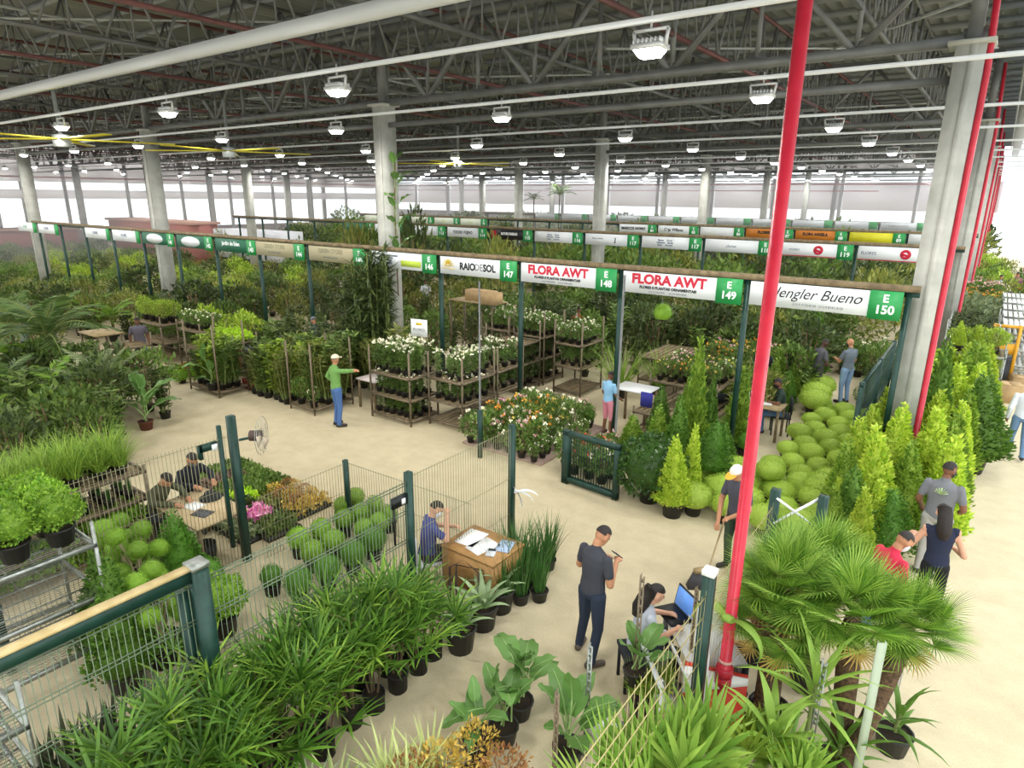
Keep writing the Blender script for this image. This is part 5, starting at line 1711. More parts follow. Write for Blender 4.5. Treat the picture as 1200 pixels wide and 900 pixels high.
# blue cloth table, flower bench and brown benches behind the child
t = table('table', 'table with white papers and a blue cloth behind the child', -6.75, -5.85, 13.3, 14.0, .95, PAPER, OLDWOOD)
solo('blue_cloth', MB().box((0, 0, 0), (.28, .04, .34)).build('blue_cloth', mat('blue_cloth', '#3d3f9a', .9)), 'blue cloth hanging over the end of the paper covered table', 'cloth', (-5.85, 13.28, .82))
trolley('low flower bench full of mixed flowers beside the blue cloth table', -6.3, -4.6, 14.4, 16.0, 1.15, (.25, .95), slats=1)
load('mixed flower pot on the low flower bench', 'mixed flowers on the low bench', [k_flow['yellow'], k_flow['orange'], k_flow['pink'], k_flow['white'], k_flow['yellow']], -6.25, -4.65, 14.45, 15.95, .95, 6, 5, .4, .09, None, 'flower_pot')
trolley('empty brown slatted trolley lying low before the flower bench', -6.0, -4.9, 12.9, 13.7, .75, (.15, .6), slats=1)
trolley('brown bench of seedlings under the sign with bold red letters', -7.6, -6.4, 16.5, 18.5, 1.1, (.3, .95), slats=1)
load('orange flowered pot on the bench behind the flower bench', 'orange flowers behind the low bench', [k_flow['orange'], k_flow['pink'], k_flow['yellow']], -5.9, -4.2, 17.2, 18.6, .8, 5, 4, .5, .09, None, 'flower_pot')
table('bench', 'pinkish plank bench behind the mixed flowers', -6.0, -4.1, 17.1, 18.7, .8, mat('pink_plank', '#b08f7e', .8), OLDWOOD)
# wooden table with the bearded man; bags and a motor bike shaped heap are left as bundles
wt = G(892, 512)
table('table', 'wooden table with papers in front of the bearded man', wt[0] - .55, wt[0] + .4, wt[1] - .25, wt[1] + .4, .78, WOOD, OLDWOOD)
solo('paper', MB().box((0, 0, .004), (.4, .3, .008), rz=.4).build('paper', PAPER), 'open white paper on the bearded man\'s wooden table', 'paper', (wt[0] - .1, wt[1] + .1, .782))
t = thing('bottle', 'white bottle standing on the bearded man\'s wooden table', 'bottle', (wt[0] - .42, wt[1] + .05, .78), 0)
part('body', (MB().lathe([(0, 0), (.045, 0), (.045, .2), (.02, .26), (.02, .29), (0, .29)], 10), mat('white_plastic', '#dfe1e3', .4), True), t)
part('cap', (MB().lathe([(.024, .28), (.024, .32), (0, .32)], 8), mat('bottle_cap', '#8b99a8', .5)), t)
chair('dark chair under the bearded man', G(912, 508), 1.9, DARKCLOTH)
t = thing('wheelbarrow', 'grey wheelbarrow tipped behind the tall narrow conifer', 'wheelbarrow', G(838, 480), .4)
part('tub', (MB().lathe([(0, .25), (.3, .3), (.42, .55), (.4, .56), (.28, .33), (0, .28)], 12), mat('dark_tub', '#3a4148', .4), True), t)
part('handles', (MB().tube([(-.25, .3, .3), (-.25, -.9, .75)], .02, 6).tube([(.25, .3, .3), (.25, -.9, .75)], .02, 6), GALV), t)
part('wheel', (MB().lathe([(.15, -.04), (.19, -.03), (.19, .03), (.15, .04), (.15, -.04)], 14), DARKCLOTH), t, (0, .55, .19), (0, PI / 2, 0))

# ------------------------------------------------------------------ seedling trays on the floor
def tray(label, x0, y0, x1, y1, lm, n, hh, group=None, z=0.):
    t = thing('seedling_tray', label, 'tray', ((x0 + x1) / 2, (y0 + y1) / 2, z), 0, group)
    wx, wy = x1 - x0 - .03, y1 - y0 - .03
    part('tray', (MB().box((0, 0, .03), (wx, wy, .06)), BLACKPOT), t)
    b = MB()
    P = np.stack([rng.uniform(-wx / 2, wx / 2, n), rng.uniform(-wy / 2, wy / 2, n), rng.uniform(.04, hh, n)], 1)
    A = rng.normal(size=(n, 3)) + np.array((0, 0, .9))
    scatter(b, P, A, rng.normal(size=(n, 3)), .1 * rng.uniform(.6, 1.2, n), .05)
    part('seedlings', (b, lm), t, kind='stuff')


L_LET = leafmat('lime_seedlings', '#86bb2c', '#bfe04e')
L_PUR = leafmat('purple_grey_seedlings', '#5d4a4c', '#8b7a76')
for i in range(4):
    for j in range(3):
        x, y = -11.7 + i * .46, 5.5 + j * .36
        lm, lb = (L_GRN, 'green seedling tray behind the seated pair')
        gr = 'green seedling trays in the floor bed'
        lb += f', {ORD[j]} row, {ORD[i]} along'
        if (i, j) == (3, 0): lm, lb, gr = L_LET, 'bright lime seedling tray at the corner of the floor bed', None
        elif (i, j) == (1, 0): lm, lb, gr = L_PUR, 'purple grey seedling tray nearest the seated pair\'s table', None
        elif (i, j) == (1, 1): lm, lb, gr = L_PUR, 'purple grey seedling tray in the middle of the floor bed', None
        tray(lb, x, y, x + .46, y + .36, lm, 420, .14, gr)
for (x0, y0, x1, y1), lm, lb in (((-9.7, 5.65, -9.2, 6.3), L_OLV, 'tray of yellow and rust coleus, first of two'), ((-9.15, 5.75, -8.65, 6.5), L_CRO, 'tray of yellow leaved coleus beside the first coleus tray'), ((-9.0, 5.05, -8.4, 5.7), L_GRN, 'tray of small grey green seedlings beside the low fence'), ((-9.5, 5.15, -9.05, 5.6), B_MAG, 'tray of magenta and white petunias'), ((-9.95, 5.2, -9.55, 5.6), L_JUN, 'tray of dark green seedlings beside the petunias'), ((-9.6, 4.75, -8.6, 5.1), L_GREY, 'long tray of pale green seedlings next to the table')):
    tray(lb, x0, y0, x1, y1, lm, 420, .2)
for i in range(9): potted(Plant([bush_me('foliage', L_COP if i % 2 else L_CRO, 160, .22, .1, (.5, .5, .4), .45, 0)]) if i < 2 else kp if i % 2 else kc, 'coleus_pot', f'coleus with yellow and rust leaves beside the petunias, {ORD[i]} of its patch', 'plant', (-9.6 + (i % 5) * .22, 6.0 + (i // 5) * .28, .05), .26, .3, .06, 'coleus pots in the floor bed')

# ------------------------------------------------------------------ table with two seated people
table('table', 'pale table with papers where two people sit behind the wire fence', -9.6, -8.36, 3.95, 4.75, .75, mat('pale_board_top', '#d3bc95', .6, 0, '#c4aa80', 7), OLDWOOD)
person('person', 'man in dark jacket sitting at the pale table, further from the camera', (-10.05, 4.72, 0), -1.5, 1.7, lean=.25, headp=.35, pel=.55, legs=SIT(), shirt='#20222c', sleeve='long', pants='#22252f', skin='tan', mask='#6a6f6a',
       arms={'L': ((-.28, .2, .85), (-.15, .48, .82)), 'R': ((.28, .2, .85), (.15, .45, .82))}, vox=.011)
person('person', 'person in olive green top leaning over the pale table', (-9.85, 4.05, 0), -1.25, 1.7, lean=.45, headp=.5, pel=.55, legs=SIT(), shirt='#4a4c36', sleeve='long', pants='#2a2d38', skin='tan', vox=.011,
       arms={'L': ((-.28, .3, .85), (-.12, .6, .8)), 'R': ((.28, .3, .85), (.12, .6, .8))})
stool('dark stool of the man in the dark jacket', (-10.05, 4.72, 0), -1.5, DARKCLOTH)
stool('dark stool of the person in olive green', (-9.85, 4.05, 0), -1.25, DARKCLOTH)
solo('tablet', MB().box((0, 0, .008), (.26, .2, .014), rz=.3).build('tablet', mat('tablet_grey', '#4d5058', .4)), 'dark grey tablet on the pale table', 'tablet', (-8.75, 4.25, .752))
solo('hat', MB().lathe([(0, .1), (.08, .1), (.1, .03), (.17, .01), (.17, 0), (0, 0)], 14).build('hat', DARKCLOTH, True), 'black hat lying on the pale table', 'hat', (-9.15, 4.6, .752))
solo('paper', MB().box((0, 0, .004), (.3, .22, .006), rz=.2).build('paper', PAPER), 'white paper under the hands of the seated pair', 'paper', (-9.1, 4.3, .752))
solo('basket', MB().lathe([(0, 0), (.12, 0), (.15, .3), (.16, .3), (.13, .02), (0, .02)], 12).build('basket', mat('dark_basket', '#202226', .6), True), 'dark waste basket under the pale table', 'basket', (-8.7, 4.2, 0))

# ------------------------------------------------------------------ shelves at the left edge
trolley('long brown shelf unit stacked with seedlings and tall grass on top', -10.5, -9.75, 1.2, 4.0, 1.36, (.14, .5, .82, 1.26), slats=1, post=.05, name='shelf_unit')
load('long grass tuft topping the long shelf unit', 'grass pots on top of the long shelf unit', k_grass, -10.45, -9.8, 1.3, 3.85, 1.27, 3, 9, .62, .09, .7, 'grass_pot', 'grass plant')
for z, kk, lab in ((.82, k_reed, 'dark tufted pot, second shelf of the long shelf unit'), (.5, k_herb, 'seedling pot, third shelf of the long shelf unit'), (.14, k_herb, 'seedling pot, bottom shelf of the long shelf unit')):
    load(lab, lab + ' group', kk, -10.45, -9.8, 1.3, 3.9, z, 3, 9, .26, .08, .16, 'seedling_pot', 'plant')
trolley('galvanised trolley with wire shelves and boxwood pots on top', -8.5, -7.3, .95, 2.38, 1.9, (.42, 1.0, 1.62), m=GALV, board=GALV, slats=2, name='wire_trolley')
for i in range(3):
    for j in range(4):
        topi(f'full round boxwood pot topping the wire trolley, {ORD[j]} row, {ORD[i]} from its back', (-8.35 + i * .36, .9 + j * .42, 1.63), .25, k_full, .15, 'boxwood pots on the wire trolley')
trolley('galvanised trolley with empty wire shelves right behind the rail fence', -7.1, -5.75, .0, 1.15, 1.5, (.2, .62, 1.05), m=GALV, board=GALV, slats=2, name='wire_trolley')

t = thing('hanging_basket', 'yellow green hanging basket under the sign E 149', 'basket', (-5.45, 12.9, 0), 0)
part('foliage', k_balll.fol[0], t, (0, 0, 2.95), s=.2, kind='stuff')
part('cord', (MB().tube([(0, 0, 2.95), (0, -.2, 3.85)], .008, 4), DARKSTEEL), t)
part('basket', (MB().lathe([(0, 2.74), (.1, 2.78), (.15, 2.92)], 10), BLACKPOT), t)
b = MB().lathe([(0, 0), (.2, .03), (.24, .25), (.16, .45), (.05, .55)], 10, wob=.2)
solo('white_sack', b.build('white_sack', mat('net_sack', '#dcdcd8', .6), True), 'pale net sack standing between the boxwood pots and the lady palms', 'sack', (-5.75, 4.75, 0))
# ------------------------------------------------------------------ carts and dense planting left of the floor
trolley('low wooden plant cart with yellow green shrubs and a red crate', -17.6, -16.1, 8.7, 9.6, 2.0, (.14,), slats=1, name='plant_cart')
load('yellow green tall shrub standing on the cart with the red crate', 'shrubs on the cart with the red crate', [k_tally, k_tall], -17.5, -16.2, 8.8, 9.5, .14, 5, 3, 1.15, .11, None, 'tall_shrub', 'shrub')
broad_plant('banana_plant', 'small banana plant with bright leaves at the corner of the cart', (-16.5, 8.75, .16), 6, 1.2, .14, None, .35)
trolley('wooden plant cart with olive shrubs next to the man in bright green', -13.9, -12.9, 9.35, 10.6, 1.8, (.14,), slats=1, name='plant_cart')
load('olive feathery shrub on the cart by the man in green', 'shrubs on the cart by the man in green', [k_tallo, k_tallo, k_tall], -13.85, -12.95, 9.75, 10.5, .14, 4, 3, 1.35, .1, None, 'tall_shrub', 'shrub')
potted(k_bush, 'small_shrub', 'small leafy shrub at the front edge of the olive shrub cart', 'shrub', (-13.6, 9.5, .16), .5, .5, .11)
potted(k_flow['white'], 'small_shrub', 'small white flowered pot at the cart corner near the man in green', 'shrub', (-13.1, 9.5, .16), .4, .4, .11)
for px, py, lb in ((218, 440, 'red plastic crate hooked on the cart of yellow green shrubs'), (297, 455, 'red plastic crate standing on the floor between the two carts')):
    t = thing('crate', lb, 'crate', G(px, py), .2)
    b = MB()
    for z in (.05, .16, .27): b.box((0, -.15, z), (.45, .015, .07)).box((0, .15, z), (.45, .015, .07)).box((-.22, 0, z), (.015, .3, .07)).box((.22, 0, z), (.015, .3, .07))
    b.box((0, 0, .02), (.44, .3, .02))
    for sx in (-1, 1):
        for sy in (-1, 1): b.box((sx * .215, sy * .145, .16), (.03, .03, .32))
    part('basket', (b, CRATERED), t)
load('tall leafy shrub in the floor block between the two carts', 'tall shrubs between the carts', [k_tall, k_tallo, k_tally, k_talld], -15.9, -14.1, 9.4, 11.2, -.02, 6, 6, 1.35, .12, None, 'tall_shrub', 'shrub', .15)
# standing fan in front of the carts
t = thing('pedestal_fan', 'pedestal fan with wire guard behind the lock post', 'fan', (-8.15, 4.62, 0), -.9)
b = MB()
for r in (.27, .2, .1):
    b.tube([(r * math.cos(a), 0, r * math.sin(a)) for a in np.linspace(0, 2 * PI, 25)], .004, 4, 0, False)
for a in np.linspace(0, 2 * PI, 17)[:-1]: b.bar((.03 * math.cos(a), 0, .03 * math.sin(a)), (.27 * math.cos(a), 0, .27 * math.sin(a)), .004)
part('guard', (b, GALV), t, (.1, .35, 2.05))
b = MB()
for k in range(3):
    a = 2 * PI * k / 3
    strap(b, (.03 * math.cos(a), .02, .03 * math.sin(a)), 0, 0, .01, .01, 0)
    b.hexa([(.04 * math.cos(a - .3), .01, .04 * math.sin(a - .3)), (.23 * math.cos(a - .4), .03, .23 * math.sin(a - .4)), (.23 * math.cos(a + .3), .0, .23 * math.sin(a + .3)), (.04 * math.cos(a + .3), .0, .04 * math.sin(a + .3)), (.04 * math.cos(a - .3), .015, .04 * math.sin(a - .3)), (.23 * math.cos(a - .4), .035, .23 * math.sin(a - .4)), (.23 * math.cos(a + .3), .005, .23 * math.sin(a + .3)), (.04 * math.cos(a + .3), .005, .04 * math.sin(a + .3))])
part('blades', (b, mat('fan_blade', '#c9b9a4', .5)), t, (.1, .35, 2.05))
part('motor', (MB().tube([(0, -.16, 0), (0, 0, 0)], .075, 10), mat('fan_motor', '#5a4a42', .6)), t, (.1, .35, 2.05))
part('arm', (MB().tube([(0, 0, 1.95), (.1, .2, 2.02)], .02, 6), GREENPOST), t)


# generic planting blocks: every plant its own object
FAR = []


def mass(label, name, spots):
    """far planting that nobody could count: one object"""
    V, F, M, mats, o = [], [], [], [], 0
    mb = MB()
    for (x, y), hh, wd, kinds in spots:
        me = kinds[rng.integers(len(kinds))].fol[0]
        v = np.empty(len(me.vertices) * 3); me.vertices.foreach_get('co', v); v = v.reshape(-1, 3)
        a = rng.uniform(0, 6.28)
        v = v @ np.array([(math.cos(a), math.sin(a), 0), (-math.sin(a), math.cos(a), 0), (0, 0, 1)]) * np.array((wd, wd, hh)) + np.array((x, y, 0))
        tr = [p.vertices[:] for p in me.polygons if len(p.vertices) == 3]
        m = me.materials[0]
        if m not in mats: mats.append(m)
        mb.add(v, np.array(tr), mats.index(m))
    o_ = solo(name, mb.build(name, mats), label, 'shrubs')
    o_['kind'] = 'stuff'


def block(label, group, kinds, x0, x1, y0, y1, step, h, name='potted_shrub', cat='shrub', pr=.13, wd=1., skip=None, z=0., hv=.22, one=None):
    n = 0
    spots = []
    for x in np.arange(x0, x1, step):
        for y in np.arange(y0, y1, step):
            q = (x + rng.uniform(-.35, .35) * step, y + rng.uniform(-.35, .35) * step, z)
            if skip and skip(*q[:2]) or min(abs(q[0] - cx) + abs(q[1] - cy) for cx in CX for cy in CY) < .4 + .45 * wd * h: continue
            hh = h * rng.uniform(1 - hv, 1 + hv)
            if one: spots.append((q[:2], hh, hh * wd)); continue
            potted(kinds[rng.integers(len(kinds))], name, label, cat, q, hh, hh * wd, pr, group)
            n += 1
    if one: FAR.extend((q, h_, w_, kinds) for q, h_, w_ in spots)
    return n


path = lambda x, y: -3.1 < x < -1.65 and y < 24
near_racks = lambda x, y: (-12.4 < x < -8.3 and y < 16.5) or (-7.8 < x < -4 and y < 19)
# between row E and the next row of signs
block('dark leafy shrub behind the long row of large numbered signs', 'shrubs behind the large signs', [k_talld, k_bushd, k_talld, k_bush, k_tall], -13.4, -8.4, 16.8, 23.6, .95, 1.5, 'tall_shrub', skip=lambda x, y: near_racks(x, y))
block('shrub in the stalls beyond the stout vine covered column', 'shrubs beyond the vine column', [k_bush, k_busho, k_talld, k_tall, k_bushd], -27, -13.8, 14.0, 23.5, 1.25, 1.35)
block('shrub in the furthest stalls along the sign row', 'shrubs in the furthest stalls', [k_bush, k_busho, k_bushd, k_bushy], -64, -27.5, 13.6, 23.5, 1.9, 1.2, wd=1.3, one=1)
block('deep green shrub at the back of the stall with the white script sign', 'shrubs at the back of the script sign stall', [k_bushd, k_dark, k_tall, k_bush], -5.6, -3.3, 19.2, 24.2, .8, 1.5, skip=path)
block('young conifer in the block beside the man in the checked shirt', 'conifers beside the checked shirt man', [k_dark, k_mid, k_bush], -4.9, -3.5, 16.2, 19.2, .55, 1.15, 'young_conifer', 'conifer')
block('white and green leaved pot at the far end of the stall path', 'pots at the far end of the stall path', [k_flow['white'], k_bush, k_bushd], -3.2, -1.6, 21.8, 24.0, .55, .8)
block('low dark mound in the strip between path and side fence', 'low mounds beside the side fence', [k_bushd, k_bush], -2.05, -1.65, 18.2, 21.5, .5, .5)
block('tall dark shrub under the sign with bold red letters', 'tall shrubs under the red lettered signs', [k_talld, k_tall, k_bushd, k_busho], -8.0, -5.2, 19.2, 24.0, .85, 1.5, 'tall_shrub')
for x, y, lb, kk, h in ((-7.6, 15.4, 'fountain of fine grass behind the child and the black bench', k_grass, 1.5), (-6.9, 16.4, 'second fountain of fine grass behind the black bench', k_grass, 1.4), (-4.0, 15.2, 'grey green shrub by the stall post behind the wheelbarrow', k_busho, 1.3)):
    potted(kk, 'grass_clump' if kk is k_grass else 'shrub', lb, 'plant', (x, y, 0), h, None, .2)
for x, y, h, lb in ((-13.6, 12.3, 3.7, 'tall dark bamboo screen hanging before the stout column'), (-14.2, 12.35, 3.5, 'second bamboo clump before the stout column'), (-14.9, 12.3, 2.9, 'third bamboo clump beside the stout column')):
    potted(Plant([upright_me('foliage', L_JUN, 1400, .16, .022, 16, .16, .1, .8)]), 'bamboo', lb, 'plant', (x, y, 0), h, h * .8, .25)
t = thing('climbing_vine', 'dark leafed climber on the shaded side of the stout column', 'climber', (-13.68, 13.1, 0), 0)
part('stem', (MB().tube([(0, 0, 2.5), (.05, -.05, 3.8), (.0, 0, 5.0), (.08, 0, 6.2)], .02, 5), DRYSTEM), t)
for k in range(16): part('leaf', broad[k % 3], t, (.03, 0, 3.2 + .19 * k), (0, .2, (k % 2) * 2.2 - .9 + rng.normal() * .3), 1.0)
# in front of row E, left of the floor
block('dark tall shrub in the dense block below the tan signs', 'tall shrubs below the tan signs', [k_talld, k_tall, k_talld, k_tallo], -17.5, -12.2, 11.4, 12.5, .55, 1.55, 'tall_shrub')
block('mixed shrub in the benches before the dark green signs', 'mixed shrubs before the dark green signs', [k_bush, k_bushy, k_tall, k_bushd], -24.5, -17.6, 10.8, 12.6, .8, 1.1)
block('tall shrub filling the stall beyond the walking worker', 'shrubs beyond the walking worker', [k_bush, k_bushd, k_talld, k_busho], -33, -24.5, 7, 12.4, 1.25, 1.3, wd=1.1)
block('shrub in the distant stalls near the open side', 'shrubs near the open side', [k_bush, k_bushd, k_busho, k_flow['pink']], -64, -33.5, 3, 12.4, 2.1, 1.2, wd=1.4, one=1)
for (x0, x1, y0, y1, h), lb in (((-22.5, -20.8, 9.6, 10.5, 1.25), 'brown bench of bright green boxwood beyond the walking worker'), ((-20.4, -19.0, 9.9, 10.8, 1.2), 'brown bench under the white flowers'), ((-18.7, -17.4, 10.0, 10.8, 1.05), 'brown bench of lime seedlings')):
    trolley(lb, x0, x1, y0, y1, h + .3, (.2, .65, h), slats=1, name='bench')
load('bright green round pot on the boxwood bench beyond the worker', 'boxwood bench pots', k_bushy, -22.4, -20.9, 9.7, 10.4, 1.25, 4, 2, .5, .12, .6, 'potted_shrub', 'shrub')
load('white flowered pot on the bench near the dark green signs', 'white flower bench pots', k_flow['white'], -20.3, -19.1, 10, 10.7, 1.2, 4, 2, .4, .1, .5, 'flower_pot')
load('lime seedling pot on the low seedling bench', 'lime seedling bench pots', Plant([ball_me('foliage', L_LET, 300, .3, .7, -.3, .6, .1)]), -18.6, -17.5, 10.1, 10.7, 1.05, 4, 2, .22, .1, .25, 'seedling_pot', 'plant')
table('bench', 'pale wooden bench top beside the walking worker', -21.4, -20.2, 7.5, 8.3, 1.35, WOOD, RUST)
trolley('empty shelf trolley pushed by the walking worker', -20.6, -19.7, 7.9, 8.8, 1.35, (.15, .55, .95), slats=1)
block('low grey green cushion plant on the floor by the walking worker', 'cushion plants by the worker', [k_herb], -19.4, -18.2, 9.0, 9.8, .45, .22, 'cushion_plant', 'plant', .12)
# palms and jungle at the left edge
for px, py, th, fl, n, fr, lb in ((70, 470, 1.7, 1.7, 16, frond_d, 'big feather palm rising highest at the left edge'), (30, 470, 1.0, 1.3, 14, frond_f, 'feather palm with paddle shaped outline at the very left edge'), (20, 440, 1.5, 1.4, 14, frond_d, 'dark feather palm far left behind the paddle shaped one'), (95, 495, .7, 1.1, 18, frond_f, 'bright green feather palm in the middle of the left thicket'), (60, 500, .8, 1.1, 16, frond_f, 'feather palm with arching fronds near the left fence'), (15, 500, .9, 1.2, 16, frond_d, 'dark arching palm behind the tall grass shelf'), (128, 497, .9, 1.15, 22, frond_g, 'grey feathery palm beside the aisle of the walking worker'), (135, 400, .9, 1.0, 12, frond_f, 'yellowish palm behind the pale bench top'), (110, 395, 1.0, 1.0, 12, frond_f, 'second yellowish palm behind the pale bench top'), (120, 480, .6, .9, 14, frond_f, 'low feather palm beside the grey feathery palm')):
    feather_palm('feather_palm', lb, G(px, py), th, fl, n, fr)
block('dense leafy plant in the thicket at the left edge', 'thicket at the left edge', [k_bushd, k_tall, k_bush, k_talld], -21.5, -13.2, 3.6, 6.9, .8, 1.2, skip=lambda x, y: x > -15.5 and y > 5.3)
block('dark pot plant along the fence foot at the left edge', 'plants along the left fence foot', [k_bushd, k_bush, k_reed], -14.6, -12.6, 2.6, 4.8, .55, .6)
broad_plant('strelitzia', 'dark broad leaf plant with yellow stripe in a terracotta pot by the aisle', G(172, 503), 10, 1.25, .16, None, .5, pot_me(1, .78, 1.35, mat('terracotta_dark', '#6b3d2c', .8)))
for px, py, lb in ((230, 395, 'thick dark hedge shrub above the brown benches'), (178, 365, 'bright hedge shrub before the dark green signs')):
    c = G(px, py)
    potted(k_bushd if 'dark' in lb else k_bushy, 'hedge_shrub', lb, 'shrub', c, 1.6, 2.2, .3)

# ------------------------------------------------------------------ right aisle, beyond the lime conifers
trolley('trolley loaded with bright green conifers behind the pale aisle column', -.55, .75, 20.2, 21.4, 1.7, (.3, .9, 1.45), slats=1, m=GALV)
load('bright lime shrub on the trolley behind the aisle column', 'lime shrubs on the aisle trolley', [k_bushy, Plant(k_lime.fol)], -.5, .7, 20.3, 21.3, 1.45, 3, 3, .5, .1, .6, 'potted_shrub', 'shrub')
load('lime shrub on the middle shelf of the aisle trolley', 'lime shrubs on the middle shelf', [k_bushy], -.5, .7, 20.3, 21.3, .9, 3, 2, .35, .1, .5, 'potted_shrub', 'shrub')
for i, (y, lb) in enumerate(((22.3, 'first trolley of bare brown stems in the aisle'), (24.2, 'second trolley of bare brown stems in the aisle'))):
    trolley(lb, -.7, .55, y, y + 1.5, 2.0, (.3, 1.1), m=GALV)
    load('dark brown stemmed plant on the aisle trolleys', 'brown stemmed plants in the aisle', [k_talld], -.65, .5, y, y + 1.4, 1.1, 4, 3, .7, .1, None, 'stem_plant', 'plant')
WT = mat('pale_tray_board', '#d9dad6', .6)
for i in range(5):
    trolley(f'trolley of white trays, {("first", "second", "third", "fourth", "fifth")[i]} in the line along the aisle', .6, 1.65, 23.2 + i * 1.75, 24.6 + i * 1.75, 1.9, (.25, .7, 1.15, 1.6, 1.85), m=GALV, board=WT, slats=1)
load('feathery green plant in the long bed beyond the white tray trolleys', 'feathery bed plants', [Plant([ball_me('foliage', L_GREY, 500, .3, .9, -.4, .6, .15)]), k_grass], -.9, .75, 26.5, 30, .9, 4, 6, .7, .14, .7, 'feathery_plant', 'plant')
table('bench', 'long bench carrying the feathery green plants', -1.0, .8, 26.4, 30.1, .9, OLDWOOD, DARKSTEEL)
load('orange flowered pot beyond the feathery bed', 'orange flowers beyond the feathery bed', [k_flow['orange']], -.9, -.1, 31, 34, .9, 3, 5, .6, .14, .8, 'flower_pot')
load('yellow flowered pot beyond the feathery bed', 'yellow flowers beyond the feathery bed', [k_flow['yellow'], k_flow['orange']], -.1, .7, 31, 34, .9, 3, 5, .6, .14, .8, 'flower_pot')
load('pink flowered pot far along the aisle', 'pink flowers far along the aisle', [k_flow['pink']], -.8, .6, 35.5, 38.5, .9, 4, 4, .6, .14, .8, 'flower_pot')
for y0, y1, lb in ((30.9, 34.1, 'bench under the orange and yellow flowers'), (35.4, 38.6, 'bench under the pink flowers far along the aisle')): table('bench', lb, -1.0, .8, y0, y1, .9, OLDWOOD, DARKSTEEL)
block('pale green shrub at the hazy far end of the aisle', 'shrubs at the far end of the aisle', [k_bush, k_busho, k_bushy], -.8, .8, 40, 58, 1.3, 1.4, one=1)
block('red or pink flowered shrub across the aisle far away', 'flowered shrubs across the aisle', [k_flow['pink'], k_flow['red'], k_bush], 2.2, 4.2, 33, 50, 1.3, 1.2)
t = thing('pallet_truck', 'yellow pallet truck with a dark mast parked beside the white tray trolleys', 'truck', G(1165, 455), .1)
YP = mat('truck_yellow', '#d99f2b', .4)
part('mast', (MB().box((-.3, 0, .95), (.08, .1, 1.9)).box((.3, 0, .95), (.08, .1, 1.9)).box((0, 0, 1.85), (.68, .08, .08)).box((0, 0, 1.2), (.68, .06, .3)), YP), t)
part('body', (MB().box((0, .35, .45), (.7, .5, .8)), mat('truck_grey', '#55585c', .5)), t)
part('fork', (MB().box((-.2, -.6, .1), (.14, 1.1, .06)).box((.2, -.6, .1), (.14, 1.1, .06)), DARKSTEEL), t)
wm_ = MB().lathe([(0, -.04), (.09, -.04), (.09, .04), (0, .04)], 12).build('wheel', BLACKPOT)
for s in (-1, 1): part('wheel', wm_, t, (s * .28, .5, .09), (0, PI / 2, 0))
for i, (px, py, lb) in enumerate(((1178, 470, 'cardboard box on the floor behind the white shirted man'), (1196, 462, 'second cardboard box at the picture edge behind the white shirted man'))):
    t = thing('cardboard_box', lb, 'box', G(px, py), .2)
    part('carton', (MB().box((0, 0, .25), (.6, .5, .5)), CARD), t)
    part('flap', (MB().box((.15, 0, .51), (.3, .5, .012)).box((-.15, 0, .515), (.3, .5, .012)), CARD), t)

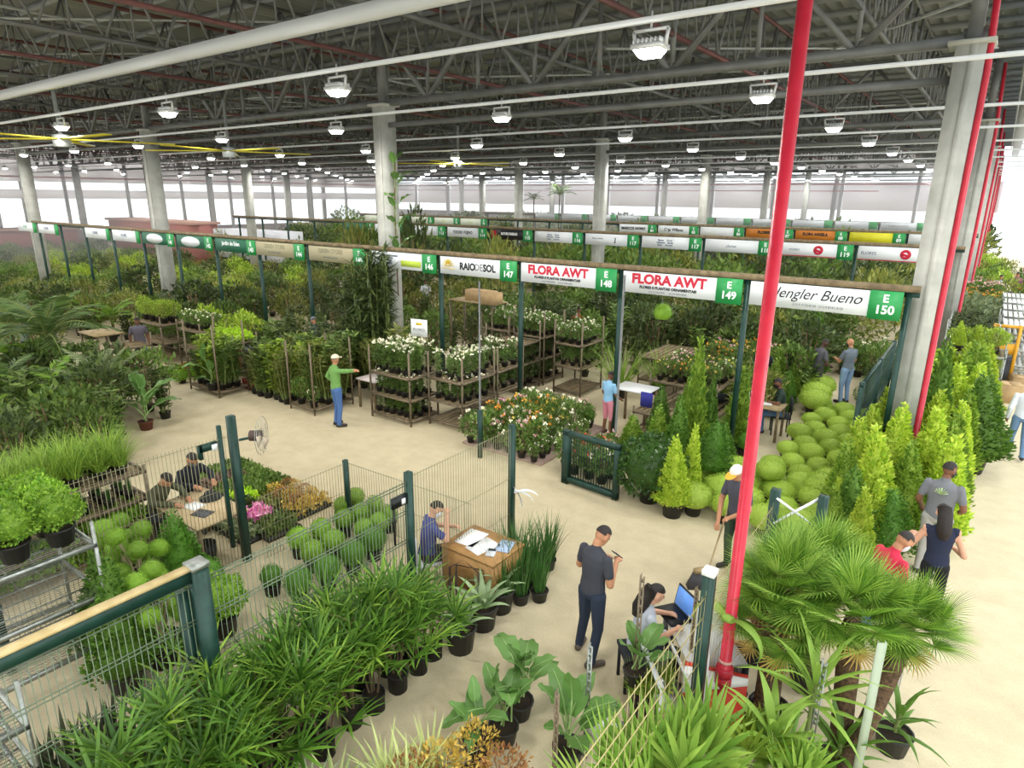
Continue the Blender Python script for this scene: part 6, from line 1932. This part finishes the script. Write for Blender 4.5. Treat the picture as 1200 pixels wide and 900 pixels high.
# ------------------------------------------------------------------ crowns seen over the second and third sign rows
block('shrub crown rising behind the second sign row', 'shrubs behind the second sign row', [k_bushd, k_bush, k_busho, k_talld], -45, -2, 26, 34, 2.3, 2.3, wd=1.1, one=1)
block('shrub crown between the third and fourth sign rows', 'shrubs between the third and fourth rows', [k_bushd, k_bush, k_busho], -52, -2, 36.2, 46, 3.0, 2.6, wd=1.3, one=1)
block('shrub crown beyond the most distant sign row', 'shrubs beyond the most distant row', [k_bushd, k_bush, k_busho], -60, -2, 48.5, 66, 5.2, 2.9, wd=1.5, one=1)
for x, y, h, lb, kk in ((-23.5, 20, 3.6, 'tall loose tree crown above the tan signs', k_busho), (-21, 21, 3.9, 'tall dark tree crown beside the vine covered column', k_bushd), (-16.5, 21.5, 3.3, 'pale leaved tree just behind the vine covered column', k_busho), (-25, 22, 3.5, 'pointed tree crown far behind the tan signs', k_bush)):
    potted(kk, 'tree', lb, 'tree', (x, y, 0), h, h * .5, .3)
feather_palm('feather_palm', 'thin stemmed palm silhouette above the second sign row', (-29, 46, 0), 5.4, 1.4, 12, frond_d, None, .3)
feather_palm('feather_palm', 'small palm silhouette beside the thin stemmed palm', (-31.5, 46, 0), 5.0, 1.0, 10, frond_d, None, .3)
# low red brick coloured stall far on the open side
t = thing('market_stall', 'low brick red stall with a paler top far on the open side', 'stall', (-56, 27, 0), 0)
part('counter', (MB().box((0, 0, 1.5), (14, 2, 3.0)), mat('stall_red', '#a8685c', .8)), t)
part('top', (MB().box((0, 0, 3.1), (14.4, 2.4, .2)), mat('stall_top', '#c99c8c', .8)), t)  # top in a paler tone than the counter
t = thing('market_stall', 'long low brick coloured stall beyond the far end of the numbered signs', 'stall', (-66, 16, 0), 0)
part('counter', (MB().box((0, 0, 1.1), (3, 16, 2.2)), mat('stall_red', '#a8685c', .8)), t)
part('top', (MB().box((0, 0, 2.3), (3.4, 16.4, .16)), mat('stall_top', '#c99c8c', .8)), t)
t = thing('market_stall', 'long white stall front beside the brick red stall', 'stall', (-43, 27.5, 0), 0)
part('counter', (MB().box((0, 0, 1.5), (8, 2, 2.6)), mat('stall_white', '#dcdce2', .8)), t)
part('base', (MB().box((0, -.1, .4), (8.2, 2.2, .8)), DARKCLOTH), t)

mass('grey green planting of the distant stalls beyond the second sign row', 'distant_shrubbery', FAR)
# ------------------------------------------------------------------ a label shared by several things is only right inside one group
for l, gs in LABELS.items():
    if len(gs) > 1 and (None in gs or len(set(gs)) > 1): print('LABEL CLASH', len(gs), l)
print('LONG', sorted({l.rsplit(', ', 2)[0] for l in LABELS if len(l.split()) > 16}))
print('OBJECTS', len(bpy.data.objects), 'TRIS', sum(len(m.loops) - 2 * len(m.polygons) for m in bpy.data.meshes))
